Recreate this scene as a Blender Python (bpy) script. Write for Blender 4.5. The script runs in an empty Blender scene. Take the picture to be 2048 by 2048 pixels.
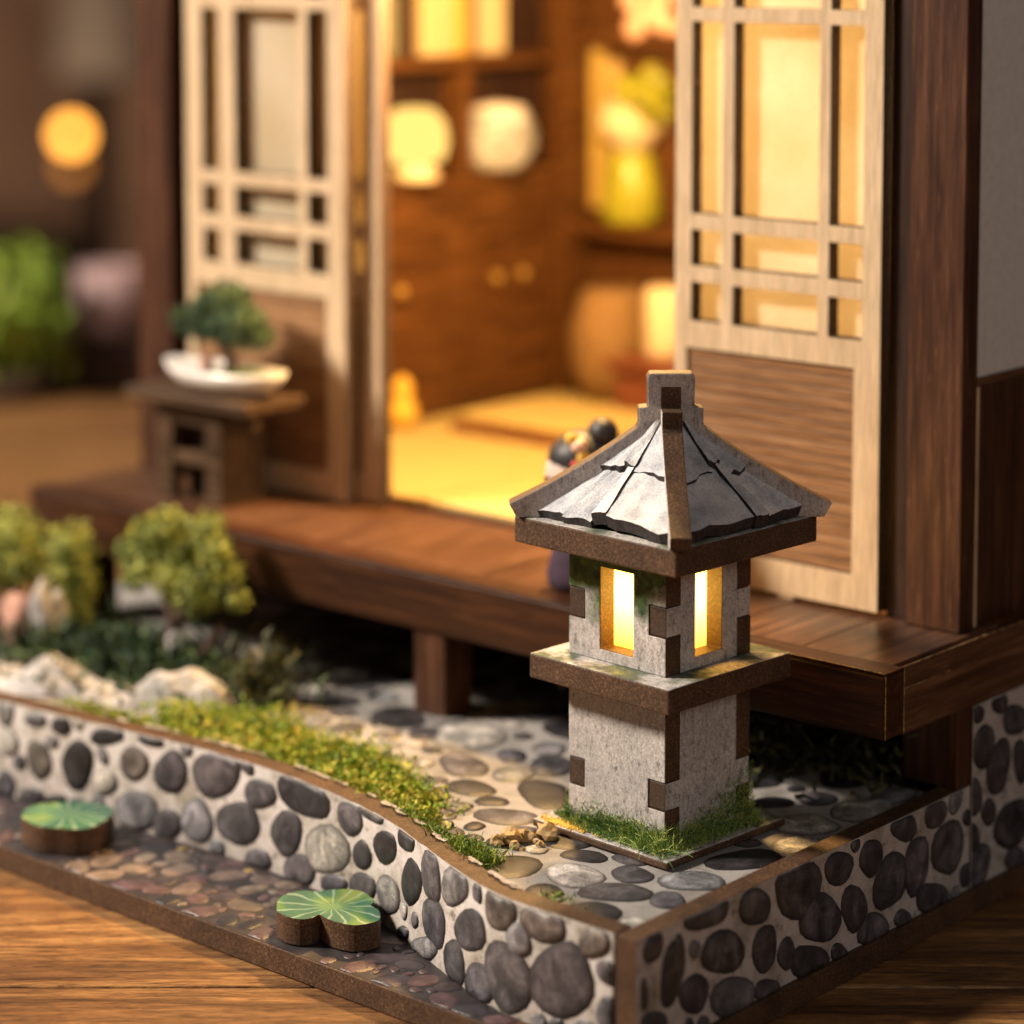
import bpy, bmesh, math, random
from mathutils import Vector, Matrix, noise
random.seed(7)
R = random.Random(11)
D = bpy.data
SC = bpy.context.scene
COL = SC.collection
rad = math.radians

# ------------------------------------------------------------------ camera, world, lights, exposure (1 unit = 1 cm)
SC.unit_settings.system = 'METRIC'
SC.unit_settings.scale_length = 0.01
YAW, PITCH = rad(41.145), rad(5.0476)
FW = Vector((-math.sin(YAW)*math.cos(PITCH), math.cos(YAW)*math.cos(PITCH), -math.sin(PITCH)))
RT = Vector((math.cos(YAW), math.sin(YAW), 0))
UP = RT.cross(FW)
cd = D.cameras.new('camera'); cam = D.objects.new('camera', cd); COL.objects.link(cam)
cam.matrix_world = Matrix(((RT.x, UP.x, -FW.x, 16.134), (RT.y, UP.y, -FW.y, -20.4195), (RT.z, UP.z, -FW.z, 11.9235), (0, 0, 0, 1)))
cd.sensor_width = 36; cd.lens = 36*5221.6/2048; cd.shift_y = -(1024-323.48)/2048
cd.clip_start = 0.1; cd.clip_end = 2000
cd.dof.use_dof = True; cd.dof.focus_distance = 29.7; cd.dof.aperture_fstop = 0.0918/0.70
SC.camera = cam
w = D.worlds.new('World'); SC.world = w; w.use_nodes = True
w.node_tree.nodes['Background'].inputs[0].default_value = (0.60, 0.50, 0.44, 1)
w.node_tree.nodes['Background'].inputs[1].default_value = 0.05
SC.view_settings.view_transform = 'Standard'; SC.view_settings.look = 'None'
SC.view_settings.gamma = 1; SC.view_settings.use_curve_mapping = False
SC.view_settings.exposure = 0.0
SC.render.engine = 'CYCLES'
SC.render.resolution_x = SC.render.resolution_y = 1024

def area(name, loc, target, size, power, col):
    l = D.lights.new(name, 'AREA'); l.energy = power; l.color = col; l.shape = 'DISK'; l.size = size
    o = D.objects.new(name, l); COL.objects.link(o); o.location = loc
    o.rotation_euler = (Vector(target)-Vector(loc)).to_track_quat('-Z', 'Y').to_euler()
    return o
area('key_softbox', (-48, -30, 46), (-5, 3, 2), 11, 92000, (1.0, 0.87, 0.72))
area('fill_softbox', (58, -14, 38), (-1, 6, 4), 30, 6500, (1.0, 0.90, 0.82))
area('background_light', (-190, 120, 90), (-205, 205, 0), 40, 26000, (1.0, 0.74, 0.52))
area('back_softbox', (-30, 60, 60), (-4, 2, 2), 24, 16000, (1.0, 0.78, 0.56))

# ------------------------------------------------------------------ material helpers
def N(nt, t, props=None, **ins):
    n = nt.nodes.new(t)
    for k, v in (props or {}).items(): setattr(n, k, v)
    for k, v in ins.items():
        k = k.replace('_', ' ')
        s = n.inputs[int(k[1:])] if k[0] == 'i' and k[1:].isdigit() else n.inputs[k]
        if isinstance(v, bpy.types.NodeSocket): nt.links.new(v, s)
        else: s.default_value = v
    return n
def c4(c): return (*c, 1) if len(c) == 3 else c
def coords(nt, scale=(1, 1, 1), rnd=True, kind='Object'):
    v = N(nt, 'ShaderNodeTexCoord').outputs[kind]
    if rnd:
        r = N(nt, 'ShaderNodeObjectInfo').outputs['Random']
        m = N(nt, 'ShaderNodeMath', {'operation': 'MULTIPLY'}, i0=r, i1=90.0).outputs[0]
        v = N(nt, 'ShaderNodeVectorMath', {'operation': 'ADD'}, i0=v, i1=m).outputs[0]
    return N(nt, 'ShaderNodeMapping', Vector=v, Scale=scale).outputs[0]
def nz(nt, v, scale, detail=3.0, rough=.55, dist=0.0):
    return N(nt, 'ShaderNodeTexNoise', Vector=v, Scale=scale, Detail=detail, Roughness=rough, Distortion=dist).outputs['Fac']
def ramp(nt, f, stops, mode='LINEAR'):
    n = N(nt, 'ShaderNodeValToRGB', Fac=f); cr = n.color_ramp; cr.interpolation = mode
    while len(cr.elements) < len(stops): cr.elements.new(.5)
    for e, (p, c) in zip(cr.elements, stops): e.position = p; e.color = c4(c) if not isinstance(c, float) else (c, c, c, 1)
    return n.outputs[0]
def mix(nt, f, a, b, mode='MIX'):
    n = N(nt, 'ShaderNodeMix', {'data_type': 'RGBA', 'blend_type': mode})
    for i, v in ((0, f), (6, a), (7, b)):
        if isinstance(v, bpy.types.NodeSocket): nt.links.new(v, n.inputs[i])
        else: n.inputs[i].default_value = c4(v) if i else v
    return n.outputs[2]
def math_(nt, op, a, b=0.0): return N(nt, 'ShaderNodeMath', {'operation': op}, i0=a, i1=b).outputs[0]
def bump(nt, h, strength=.3, dist=.02): return N(nt, 'ShaderNodeBump', Height=h, Strength=strength, Distance=dist).outputs[0]
MATS = {}
def material(name, fn):
    m = D.materials.new(name); m.use_nodes = True; nt = m.node_tree; nt.nodes.clear()
    out = N(nt, 'ShaderNodeOutputMaterial'); b = N(nt, 'ShaderNodeBsdfPrincipled')
    nt.links.new(b.outputs[0], out.inputs[0])
    r = fn(nt, b) or {}
    for k, v in r.items():
        if k == 'surface': nt.links.new(v, out.inputs[0]); continue
        s = b.inputs[k]
        if isinstance(v, bpy.types.NodeSocket): nt.links.new(v, s)
        else: s.default_value = c4(v) if s.type == 'RGBA' else v
    MATS[name] = m
    return m
def obcol(nt): return N(nt, 'ShaderNodeObjectInfo').outputs['Color']

def m_mdf(nt, b):                                   # laser-cut fibreboard edge
    v = coords(nt); f = nz(nt, v, 38, 3, .7); g = nz(nt, v, 2.3, 4)
    c = ramp(nt, f, [(.3, (.032, .015, .007)), (.52, (.095, .048, .024)), (.72, (.24, .14, .075))])
    c = mix(nt, .75, c, ramp(nt, g, [(.3, (.45, .42, .40)), (.7, (1.15, 1.08, 1.0))]), 'MULTIPLY')
    return {'Base Color': c, 'Roughness': .62, 'Normal': bump(nt, f, .35, .012)}
material('mdf', m_mdf)
def m_mdf_dark(nt, b):
    v = coords(nt); f = nz(nt, v, 34, 3, .7)
    c = ramp(nt, f, [(.3, (.022, .012, .008)), (.55, (.06, .033, .02)), (.75, (.13, .08, .05))])
    return {'Base Color': c, 'Roughness': .6, 'Normal': bump(nt, f, .3, .012)}
material('mdf_dark', m_mdf_dark)
def stone_print(nt, moss=None):
    v = coords(nt); fine = nz(nt, v, 34, 4, .75)
    vs = coords(nt, (1, 1, .5)); st = nz(nt, vs, 14, 5, .75); big = nz(nt, v, 1.6, 3)
    c = ramp(nt, fine, [(.28, (.27, .255, .25)), (.46, (.57, .535, .52)), (.68, (.82, .78, .755))])
    c = mix(nt, 1.0, c, ramp(nt, st, [(.31, (.22, .21, .21)), (.44, (.80, .79, .79)), (.58, (1, 1, 1))]), 'MULTIPLY')
    c = mix(nt, .6, c, ramp(nt, big, [(.3, (.58, .58, .60)), (.7, (1.12, 1.09, 1.06))]), 'MULTIPLY')
    return c, fine
def m_stone(nt, b):
    c, f = stone_print(nt)
    return {'Base Color': c, 'Roughness': .85, 'Normal': bump(nt, f, .25, .01)}
material('stone_print', m_stone)
def m_stone_moss(nt, b):                            # the same print with a painted moss stain near its upper rim
    c, f = stone_print(nt)
    z = N(nt, 'ShaderNodeSeparateXYZ', i0=N(nt, 'ShaderNodeTexCoord').outputs['Object'])
    n = nz(nt, coords(nt), 3.0, 4)
    h = math_(nt, 'ADD', z.outputs[2], math_(nt, 'MULTIPLY', math_(nt, 'SUBTRACT', n, .5), 1.3))
    h = math_(nt, 'SUBTRACT', h, math_(nt, 'MULTIPLY', z.outputs[0], .22))
    h = math_(nt, 'ADD', h, .17)
    k = ramp(nt, h, [(0.0, 0.0), (.42, .97)])
    g = ramp(nt, nz(nt, coords(nt), 9, 4), [(.3, (.014, .036, .008)), (.5, (.05, .11, .02)), (.7, (.15, .21, .04))])
    return {'Base Color': mix(nt, k, c, g), 'Roughness': .85, 'Normal': bump(nt, f, .25, .01)}
material('stone_print_moss', m_stone_moss)
def m_tile(nt, b):
    v = coords(nt); fine = nz(nt, v, 40, 4, .8); big = nz(nt, v, 3.2, 4)
    c = ramp(nt, fine, [(.28, (.34, .34, .35)), (.46, (.68, .68, .69)), (.7, (.92, .91, .91))])
    rv = N(nt, 'ShaderNodeObjectInfo').outputs['Random']
    c = mix(nt, 1.0, c, ramp(nt, rv, [(0.0, (.86, .89, .95)), (1.0, (1.22, 1.2, 1.18))]), 'MULTIPLY')
    c = mix(nt, .8, c, ramp(nt, big, [(.3, (.42, .45, .52)), (.5, (.85, .86, .9)), (.7, (1.15, 1.12, 1.1))]), 'MULTIPLY')
    return {'Base Color': c, 'Roughness': .8, 'Normal': bump(nt, mix(nt, .5, fine, big), .7, .04)}
material('roof_tile', m_tile)
def m_tile_edge(nt, b):
    f = nz(nt, coords(nt), 20, 3)
    return {'Base Color': ramp(nt, f, [(.3, (.012, .009, .010)), (.7, (.055, .045, .045))]), 'Roughness': .8}
material('tile_edge', m_tile_edge)
def m_plate_top(nt, b):
    c, f = stone_print(nt); n = nz(nt, coords(nt), 1.9, 4); n2 = nz(nt, coords(nt, (1, 1, 1)), 2.6, 2)
    g = ramp(nt, nz(nt, coords(nt), 7, 3), [(.35, (.02, .05, .035)), (.6, (.07, .11, .03)), (.75, (.32, .27, .02))])
    return {'Base Color': mix(nt, ramp(nt, n, [(.47, 0.0), (.60, .85)]), c, g), 'Roughness': .85, 'Normal': bump(nt, f, .25, .01)}
material('plate_top', m_plate_top)
def m_mortar(nt, b):
    v = coords(nt); f = nz(nt, v, 45, 3, .7); g = nz(nt, v, 1.4, 5, .6); d = nz(nt, v, 5, 5, .7)
    c = ramp(nt, f, [(.3, (.44, .405, .39)), (.7, (.62, .58, .555))])
    c = mix(nt, 1.0, c, ramp(nt, g, [(.32, (.55, .52, .44)), (.5, (.95, .93, .92)), (.7, (1.1, 1.06, 1.05))]), 'MULTIPLY')
    c = mix(nt, 1.0, c, ramp(nt, d, [(.30, (.25, .24, .20)), (.42, (.82, .80, .77)), (.55, (1, 1, 1))]), 'MULTIPLY')
    return {'Base Color': c, 'Roughness': .8, 'Normal': bump(nt, f, .2, .008)}
material('mortar_print', m_mortar)
def m_paving(nt, b):  # darker copy of the mortar print, the ground's shade put into its colour
    v = coords(nt); f = nz(nt, v, 45, 3, .7); g = nz(nt, v, 1.1, 5, .6)
    c = ramp(nt, f, [(.3, (.27, .255, .25)), (.7, (.41, .385, .37))])
    c = mix(nt, 1.0, c, ramp(nt, g, [(.3, (.45, .44, .40)), (.55, (1, 1, 1)), (.75, (1.2, 1.15, 1.1))]), 'MULTIPLY')
    return {'Base Color': c, 'Roughness': .8, 'Normal': bump(nt, f, .2, .008)}
material('shaded_paving_print', m_paving)
def m_pebble(nt, b):
    v = coords(nt); f = nz(nt, v, 45, 3, .75); g = nz(nt, v, 3.2, 4, .6, .6); s = nz(nt, coords(nt, (1, 1, .35)), 9, 4, .7)
    c = mix(nt, 1.0, obcol(nt), ramp(nt, g, [(.30, (.32, .32, .33)), (.5, (.95, .95, .95)), (.70, (2.3, 2.25, 2.2))]), 'MULTIPLY')
    c = mix(nt, .75, c, ramp(nt, s, [(.3, (.5, .5, .5)), (.6, (1.15, 1.15, 1.15))]), 'MULTIPLY')
    c = mix(nt, .85, c, ramp(nt, f, [(.3, (.42, .42, .42)), (.7, (1.75, 1.75, 1.75))]), 'MULTIPLY')
    e = N(nt, 'ShaderNodeAttribute', {'attribute_name': 'rim'}).outputs['Fac']
    e = math_(nt, 'ADD', e, math_(nt, 'MULTIPLY', math_(nt, 'SUBTRACT', g, .5), 1.1))
    c = mix(nt, ramp(nt, e, [(.35, 0.0), (.85, .8)]), c, (.022, .018, .018))
    return {'Base Color': c, 'Roughness': .45, 'Normal': bump(nt, f, .4, .01)}
material('pebble_print', m_pebble)
def m_gravel(nt, b):
    v = coords(nt); f = nz(nt, v, 40, 3, .7); g = nz(nt, v, 5, 4, .6)
    c = mix(nt, 1.0, obcol(nt), ramp(nt, g, [(.3, (.5, .48, .5)), (.55, (1, 1, 1)), (.75, (1.7, 1.6, 1.6))]), 'MULTIPLY')
    return {'Base Color': c, 'Roughness': .38, 'Normal': bump(nt, f, .4, .012)}
material('gravel_print', m_gravel)
def m_river(nt, b):
    f = nz(nt, coords(nt), 3, 5)
    return {'Base Color': ramp(nt, f, [(.3, (.016, .014, .018)), (.55, (.045, .036, .038)), (.75, (.10, .075, .06))]), 'Roughness': .5}
material('riverbed_print', m_river)
def wood(axis, dark, mid, light, sc=1.0, rough=.45, bstr=.15, spec=.28, coat=0.0, fleck=None):
    def fn(nt, b):
        s = [9*sc]*3; s['xyz'.index(axis)] = .55*sc
        v = coords(nt, tuple(s)); a = nz(nt, v, 1.0, 5, .6, .5)
        s2 = [38*sc]*3; s2['xyz'.index(axis)] = 2.2*sc
        v2 = coords(nt, tuple(s2)); p = nz(nt, v2, 1.0, 3, .6)
        c = ramp(nt, a, [(.3, dark), (.52, mid), (.74, light)])
        c = mix(nt, .6, c, ramp(nt, p, [(.3, (.55, .52, .5)), (.62, (1.15, 1.12, 1.1))]), 'MULTIPLY')
        if fleck: c = mix(nt, ramp(nt, p, [(.66, 0.0), (.78, .7)]), c, fleck)
        h = mix(nt, .5, a, p)
        return {'Base Color': c, 'Roughness': rough, 'Normal': bump(nt, h, bstr, .02), 'Specular IOR Level': spec, 'Coat Weight': coat, 'Coat Roughness': .25}
    return fn
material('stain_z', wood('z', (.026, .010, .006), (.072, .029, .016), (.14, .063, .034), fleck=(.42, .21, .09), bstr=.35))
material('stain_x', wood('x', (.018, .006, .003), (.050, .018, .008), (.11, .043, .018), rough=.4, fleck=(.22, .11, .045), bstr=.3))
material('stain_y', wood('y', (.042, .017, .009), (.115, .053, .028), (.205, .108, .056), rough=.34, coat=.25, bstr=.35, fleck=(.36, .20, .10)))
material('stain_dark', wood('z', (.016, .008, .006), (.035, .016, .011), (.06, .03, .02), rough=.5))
material('door_wood', wood('z', (.57, .415, .255), (.69, .52, .335), (.77, .60, .405), rough=.6, bstr=.06))
material('slat_wood', wood('x', (.16, .075, .032), (.32, .168, .078), (.47, .275, .14), rough=.5, bstr=.2))
material('cabinet_wood', wood('y', (.035, .013, .004), (.10, .040, .011), (.19, .083, .025), rough=.45))
material('stand_wood', wood('x', (.030, .016, .008), (.075, .042, .022), (.18, .105, .055), rough=.55))
material('red_wood', wood('x', (.10, .03, .015), (.19, .06, .03), (.27, .10, .05), rough=.4))
def m_burnt(nt, b):
    f = nz(nt, coords(nt), 16, 3)
    return {'Base Color': ramp(nt, f, [(.3, (.020, .010, .007)), (.7, (.075, .040, .024))]), 'Roughness': .7}
material('burnt_edge', m_burnt)
def m_paper(nt, b):
    v = coords(nt); f = nz(nt, v, .55, 3); g = nz(nt, v, 14, 4)
    c = mix(nt, .3, ramp(nt, f, [(.35, (.78, .69, .50)), (.62, (.88, .82, .68))]), ramp(nt, g, [(.3, (.8, .75, .65)), (.7, (1, .98, .95))]), 'MULTIPLY')
    d = N(nt, 'ShaderNodeBsdfDiffuse', Color=c); t = N(nt, 'ShaderNodeBsdfTranslucent', Color=c)
    return {'surface': N(nt, 'ShaderNodeMixShader', i0=.55, i1=d.outputs[0], i2=t.outputs[0]).outputs[0]}
material('shoji_paper', m_paper)
def m_plaster(nt, b):
    v = coords(nt); f = nz(nt, v, 9, 5, .7); g = nz(nt, v, 1.2, 3)
    c = ramp(nt, f, [(.3, (.60, .58, .55)), (.7, (.72, .70, .67))])
    return {'Base Color': c, 'Roughness': .9, 'Normal': bump(nt, f, .2, .02)}
material('grey_plaster', m_plaster)
def flat(name, col, rough=.6, var=.25, sc=6.0, metal=0.0, bstr=.1):
    def fn(nt, b):
        f = nz(nt, coords(nt), sc, 4)
        c = mix(nt, 1.0, col, ramp(nt, f, [(.3, 1-var), (.7, 1+var)]), 'MULTIPLY')
        return {'Base Color': c, 'Roughness': rough, 'Metallic': metal, 'Normal': bump(nt, f, bstr, .02)}
    return material(name, fn)
def m_tatami(nt, b):
    v = coords(nt, (1, 14, 1)); f = nz(nt, v, 3, 3)
    return {'Base Color': ramp(nt, f, [(.3, (.40, .29, .095)), (.7, (.55, .43, .165))]), 'Roughness': .75, 'Normal': bump(nt, f, .3, .02)}
material('tatami_straw', m_tatami)
flat('white_glaze', (.80, .77, .74), .25, .08)
flat('ceramic_blue', (.42, .43, .46), .3, .75, 2.6)
flat('cream', (.72, .60, .40), .5, .1)
flat('lamp_shade', (.85, .72, .42), .6, .05)
flat('brass', (.60, .38, .10), .35, .1, metal=.8)
flat('basket', (.28, .16, .06), .8, .4, 12)
flat('black_hair', (.018, .016, .02), .5, .2)
flat('doll_skin', (.72, .56, .50), .5, .04)
flat('kimono', (.045, .025, .05), .8, .3)
flat('flower_yellow', (.75, .45, .06), .6, .15)
flat('flower_red', (.62, .06, .04), .6, .15)
flat('flower_pink', (.80, .50, .38), .6, .15)
flat('bark', (.085, .05, .032), .85, .45, 9, bstr=.6)
flat('white_rock', (.44, .415, .41), .85, .4, 2.0, bstr=.8)
flat('grey_rock', (.26, .25, .25), .85, .35, 3, bstr=.6)
flat('pink_rock', (.50, .27, .20), .85, .25, 3, bstr=.5)
flat('sand_rock', (.40, .27, .12), .85, .45, 8, bstr=.7)
flat('dark_backdrop', (.80, .50, .34), .9, .7, .022, bstr=0)
flat('vase_green', (.36, .36, .03), .3, .2, 2)
flat('beige_box', (.85, .60, .42), .8, .1, .2)
flat('pink_ceramic', (.42, .27, .27), .5, .1, .4)
flat('book_plain', (.6, .45, .25), .7, .1)
def m_book(nt, b): return {'Base Color': obcol(nt), 'Roughness': .6}
material('book_cover', m_book)
def leafmat(name, stops, rough=.7, patch=None, psc=1.0):
    def fn(nt, b):
        g = N(nt, 'ShaderNodeNewGeometry').outputs['Random Per Island']
        p = nz(nt, coords(nt, rnd=False), psc, 3)
        f = math_(nt, 'ADD', math_(nt, 'MULTIPLY', g, .55), math_(nt, 'MULTIPLY', p, .5))
        c = ramp(nt, f, stops)
        return {'Base Color': c, 'Roughness': rough, 'Subsurface Weight': 0.0}
    return material(name, fn)
leafmat('grass_fibre', [(.2, (.022, .075, .030)), (.40, (.08, .20, .05)), (.60, (.24, .36, .06)), (.80, (.60, .62, .16))], psc=1.3)
leafmat('moss_bright', [(.2, (.04, .09, .006)), (.42, (.17, .28, .014)), (.62, (.42, .47, .03)), (.82, (.62, .46, .11))], psc=.8)
leafmat('moss_fine', [(.2, (.03, .065, .006)), (.5, (.11, .20, .012)), (.8, (.32, .38, .04))], psc=1.5)
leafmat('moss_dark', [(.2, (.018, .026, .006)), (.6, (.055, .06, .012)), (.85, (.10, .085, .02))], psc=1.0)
leafmat('foam_leaf', [(.2, (.035, .055, .010)), (.44, (.17, .22, .04)), (.80, (.48, .50, .11))], psc=.9)
leafmat('pine_leaf', [(.2, (.008, .024, .010)), (.5, (.022, .058, .022)), (.85, (.07, .12, .035))], psc=1.0)
leafmat('pine_pad', [(.2, (.014, .036, .018)), (.5, (.05, .10, .045)), (.85, (.13, .20, .08))], psc=1.0)
leafmat('far_leaf', [(.2, (.10, .17, .008)), (.5, (.20, .31, .015)), (.85, (.32, .40, .05))], psc=.1)
def m_lily(nt, b):
    v = coords(nt); f = nz(nt, v, 1.4, 2, .5, .4); s = nz(nt, coords(nt, (2.2, 9, 1)), 1.5, 3)
    c = ramp(nt, f, [(.34, (.22, .28, .06)), (.43, (.10, .22, .06)), (.50, (.045, .15, .085)), (.65, (.032, .11, .07))])
    c = mix(nt, ramp(nt, s, [(.62, 0.0), (.74, .35)]), c, (.36, .50, .34))
    xy = N(nt, 'ShaderNodeSeparateXYZ', i0=N(nt, 'ShaderNodeTexCoord').outputs['Object'])
    an = math_(nt, 'ARCTAN2', xy.outputs[1], xy.outputs[0])
    an = math_(nt, 'ADD', math_(nt, 'MULTIPLY', an, 15.0), math_(nt, 'MULTIPLY', nz(nt, v, 2.5, 2), 7.0))
    c = mix(nt, ramp(nt, math_(nt, 'SINE', an), [(.72, 0.0), (.97, .6)]), c, (.40, .52, .36))
    return {'Base Color': c, 'Roughness': .5, 'Normal': bump(nt, s, .2, .01)}
material('lily_print', m_lily)
def m_table(nt, b):
    v = coords(nt, (.16, 2.6, 1)); a = nz(nt, v, 1.2, 6, .62, 1.0)
    v2 = coords(nt, (.9, 16, 1)); p = nz(nt, v2, 1.2, 5, .7, .4); big = nz(nt, coords(nt, (.08, .35, 1)), 1.0, 3)
    pores = nz(nt, coords(nt, (3.0, 34, 1)), 1.5, 3, .6)
    c = ramp(nt, a, [(.3, (.080, .034, .013)), (.5, (.26, .128, .046)), (.72, (.48, .275, .105))])
    c = mix(nt, .8, c, ramp(nt, p, [(.3, (.45, .40, .36)), (.62, (1.25, 1.2, 1.15))]), 'MULTIPLY')
    c = mix(nt, .9, c, ramp(nt, pores, [(.34, (.25, .2, .18)), (.44, (1, 1, 1))]), 'MULTIPLY')
    c = mix(nt, .7, c, ramp(nt, big, [(.3, (.6, .55, .5)), (.7, (1.2, 1.2, 1.2))]), 'MULTIPLY')
    sh = nz(nt, coords(nt, (1.3, 9, 1)), 1.6, 6, .78)
    c = mix(nt, .9, c, ramp(nt, sh, [(.34, (.32, .27, .24)), (.5, (.95, .93, .9)), (.68, (1.45, 1.4, 1.3))]), 'MULTIPLY')
    h = mix(nt, .5, sh, pores)
    return {'Base Color': c, 'Roughness': .46, 'Normal': bump(nt, h, .8, .04)}
material('table_wood', m_table)
def emitter(name, col, st):
    def fn(nt, b): return {'surface': N(nt, 'ShaderNodeEmission', Color=c4(col), Strength=st).outputs[0]}
    return material(name, fn)
def m_glow(nt, b):                                  # frosted tube, hottest in the middle
    z = N(nt, 'ShaderNodeSeparateXYZ', i0=N(nt, 'ShaderNodeTexCoord').outputs['Object']).outputs[2]
    s = ramp(nt, math_(nt, 'ABSOLUTE', math_(nt, 'ADD', z, -.1)), [(.05, 1.0), (.65, .34)])
    col = ramp(nt, math_(nt, 'ABSOLUTE', math_(nt, 'ADD', z, -.1)), [(.0, (1.0, .56, .085)), (.65, (1.0, .36, .025))])
    return {'surface': N(nt, 'ShaderNodeEmission', Color=col, Strength=math_(nt, 'MULTIPLY', s, 16.0)).outputs[0]}
material('lantern_glow', m_glow)
emitter('lamp_glow', (1.0, .60, .15), 1.6)
emitter('far_bulb', (1.0, .40, .055), 10.0)
emitter('far_bulb_dim', (1.0, .35, .06), 1.6)

# ------------------------------------------------------------------ mesh helpers
WL = {}
class MB:
    def __init__(s): s.v = []; s.f = []; s.m = []; s.sm = []
    def add(s, vs, fs, mi=0, smooth=False):
        b = len(s.v); s.v += [tuple(p) for p in vs]
        for f in fs:
            s.f.append(tuple(b+i for i in f)); s.m.append(mi); s.sm.append(smooth)
        return s
    def box(s, x0, x1, y0, y1, z0, z1, mi=0):
        vs = [(x, y, z) for z in (z0, z1) for y in (y0, y1) for x in (x0, x1)]
        return s.add(vs, [(0, 2, 3, 1), (4, 5, 7, 6), (0, 1, 5, 4), (2, 6, 7, 3), (0, 4, 6, 2), (1, 3, 7, 5)], mi)
    def prism(s, poly, fn, h0, h1, m_cap=0, m_side=1):   # poly in 2D (ccw seen from h1), fn(u, v, h) -> 3D
        n = len(poly)
        vs = [fn(u, v, h0) for u, v in poly]+[fn(u, v, h1) for u, v in poly]
        s.add(vs, [tuple(range(n))[::-1], tuple(range(n, 2*n))], m_cap)
        b = len(s.v)-2*n
        for i in range(n):
            j = (i+1) % n; s.f.append((b+i, b+j, b+n+j, b+n+i)); s.m.append(m_side); s.sm.append(False)
        return s
    def sheet(s, xs, zs, solid, fn, h0, h1, m_front=0, m_side=1, m_back=None):   # plate with rectangular holes; fn(x, z, h)
        nx, nz_ = len(xs), len(zs); ok = lambda i, k: 0 <= i < nx-1 and 0 <= k < nz_-1 and solid(i, k)
        b = len(s.v); idx = lambda i, k, h: b+(h*nz_+k)*nx+i
        s.v += [tuple(fn(xs[i], zs[k], h)) for h in (h0, h1) for k in range(nz_) for i in range(nx)]
        def q(f, m): s.f.append(f); s.m.append(m); s.sm.append(False)
        for k in range(nz_-1):
            for i in range(nx-1):
                if not ok(i, k): continue
                q((idx(i, k, 0), idx(i+1, k, 0), idx(i+1, k+1, 0), idx(i, k+1, 0)), m_front)
                q((idx(i, k, 1), idx(i, k+1, 1), idx(i+1, k+1, 1), idx(i+1, k, 1)), m_front if m_back is None else m_back)
                if not ok(i-1, k): q((idx(i, k, 0), idx(i, k+1, 0), idx(i, k+1, 1), idx(i, k, 1)), m_side)
                if not ok(i+1, k): q((idx(i+1, k, 0), idx(i+1, k, 1), idx(i+1, k+1, 1), idx(i+1, k+1, 0)), m_side)
                if not ok(i, k-1): q((idx(i, k, 0), idx(i, k, 1), idx(i+1, k, 1), idx(i+1, k, 0)), m_side)
                if not ok(i, k+1): q((idx(i, k+1, 0), idx(i+1, k+1, 0), idx(i+1, k+1, 1), idx(i, k+1, 1)), m_side)
        return s
    def tube(s, pts, rs, n=8, mi=0):
        pts = [Vector(p) for p in pts]; vs = []
        for i, p in enumerate(pts):
            d = (pts[min(i+1, len(pts)-1)]-pts[max(i-1, 0)]).normalized()
            a = d.orthogonal().normalized() if i == 0 else (pa-d*pa.dot(d)).normalized()
            pa = a; c = d.cross(a)
            vs += [p+(a*math.cos(2*math.pi*k/n)+c*math.sin(2*math.pi*k/n))*rs[i] for k in range(n)]
        fs = [(i*n+k, i*n+(k+1) % n, (i+1)*n+(k+1) % n, (i+1)*n+k) for i in range(len(pts)-1) for k in range(n)]
        fs += [tuple(range(n))[::-1], tuple(range((len(pts)-1)*n, len(pts)*n))]
        return s.add(vs, fs, mi, True)
    def lathe(s, c, prof, n=20, mi=0, sx=1, sy=1):
        vs = [(c[0]+r*sx*math.cos(2*math.pi*k/n), c[1]+r*sy*math.sin(2*math.pi*k/n), c[2]+z) for r, z in prof for k in range(n)]
        m = len(prof)
        fs = [(i*n+k, i*n+(k+1) % n, (i+1)*n+(k+1) % n, (i+1)*n+k) for i in range(m-1) for k in range(n)]
        fs += [tuple(range(n))[::-1], tuple(range((m-1)*n, m*n))]
        return s.add(vs, fs, mi, True)
    def blob(s, c, r, sub=2, amp=.2, fr=1.5, seed=0, mi=0, smooth=True):
        bm = bmesh.new(); bmesh.ops.create_icosphere(bm, subdivisions=sub, radius=1)
        r = (r, r, r) if isinstance(r, (int, float)) else r
        vs = []
        for v in bm.verts:
            k = 1+amp*noise.noise(v.co*fr+Vector((seed*3.1, seed*1.7, seed)))*2
            vs.append((c[0]+v.co.x*r[0]*k, c[1]+v.co.y*r[1]*k, c[2]+v.co.z*r[2]*k))
        fs = [tuple(v.index for v in f.verts) for f in bm.faces]; bm.free()
        return s.add(vs, fs, mi, smooth)
def props(o, label=None, cat=None, group=None, kind=None):
    for k, v in (('label', label), ('category', cat), ('group', group), ('kind', kind)):
        if v: o[k] = v
    return o
def root(name, loc, label, cat, group=None, rz=0):
    o = D.objects.new(name, None); COL.objects.link(o); o.location = loc; o.rotation_euler = (0, 0, rz); o.empty_display_size = .3
    WL[o] = Vector((0, 0, 0)) if rz else Vector(loc)
    return props(o, label, cat, group)
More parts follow.
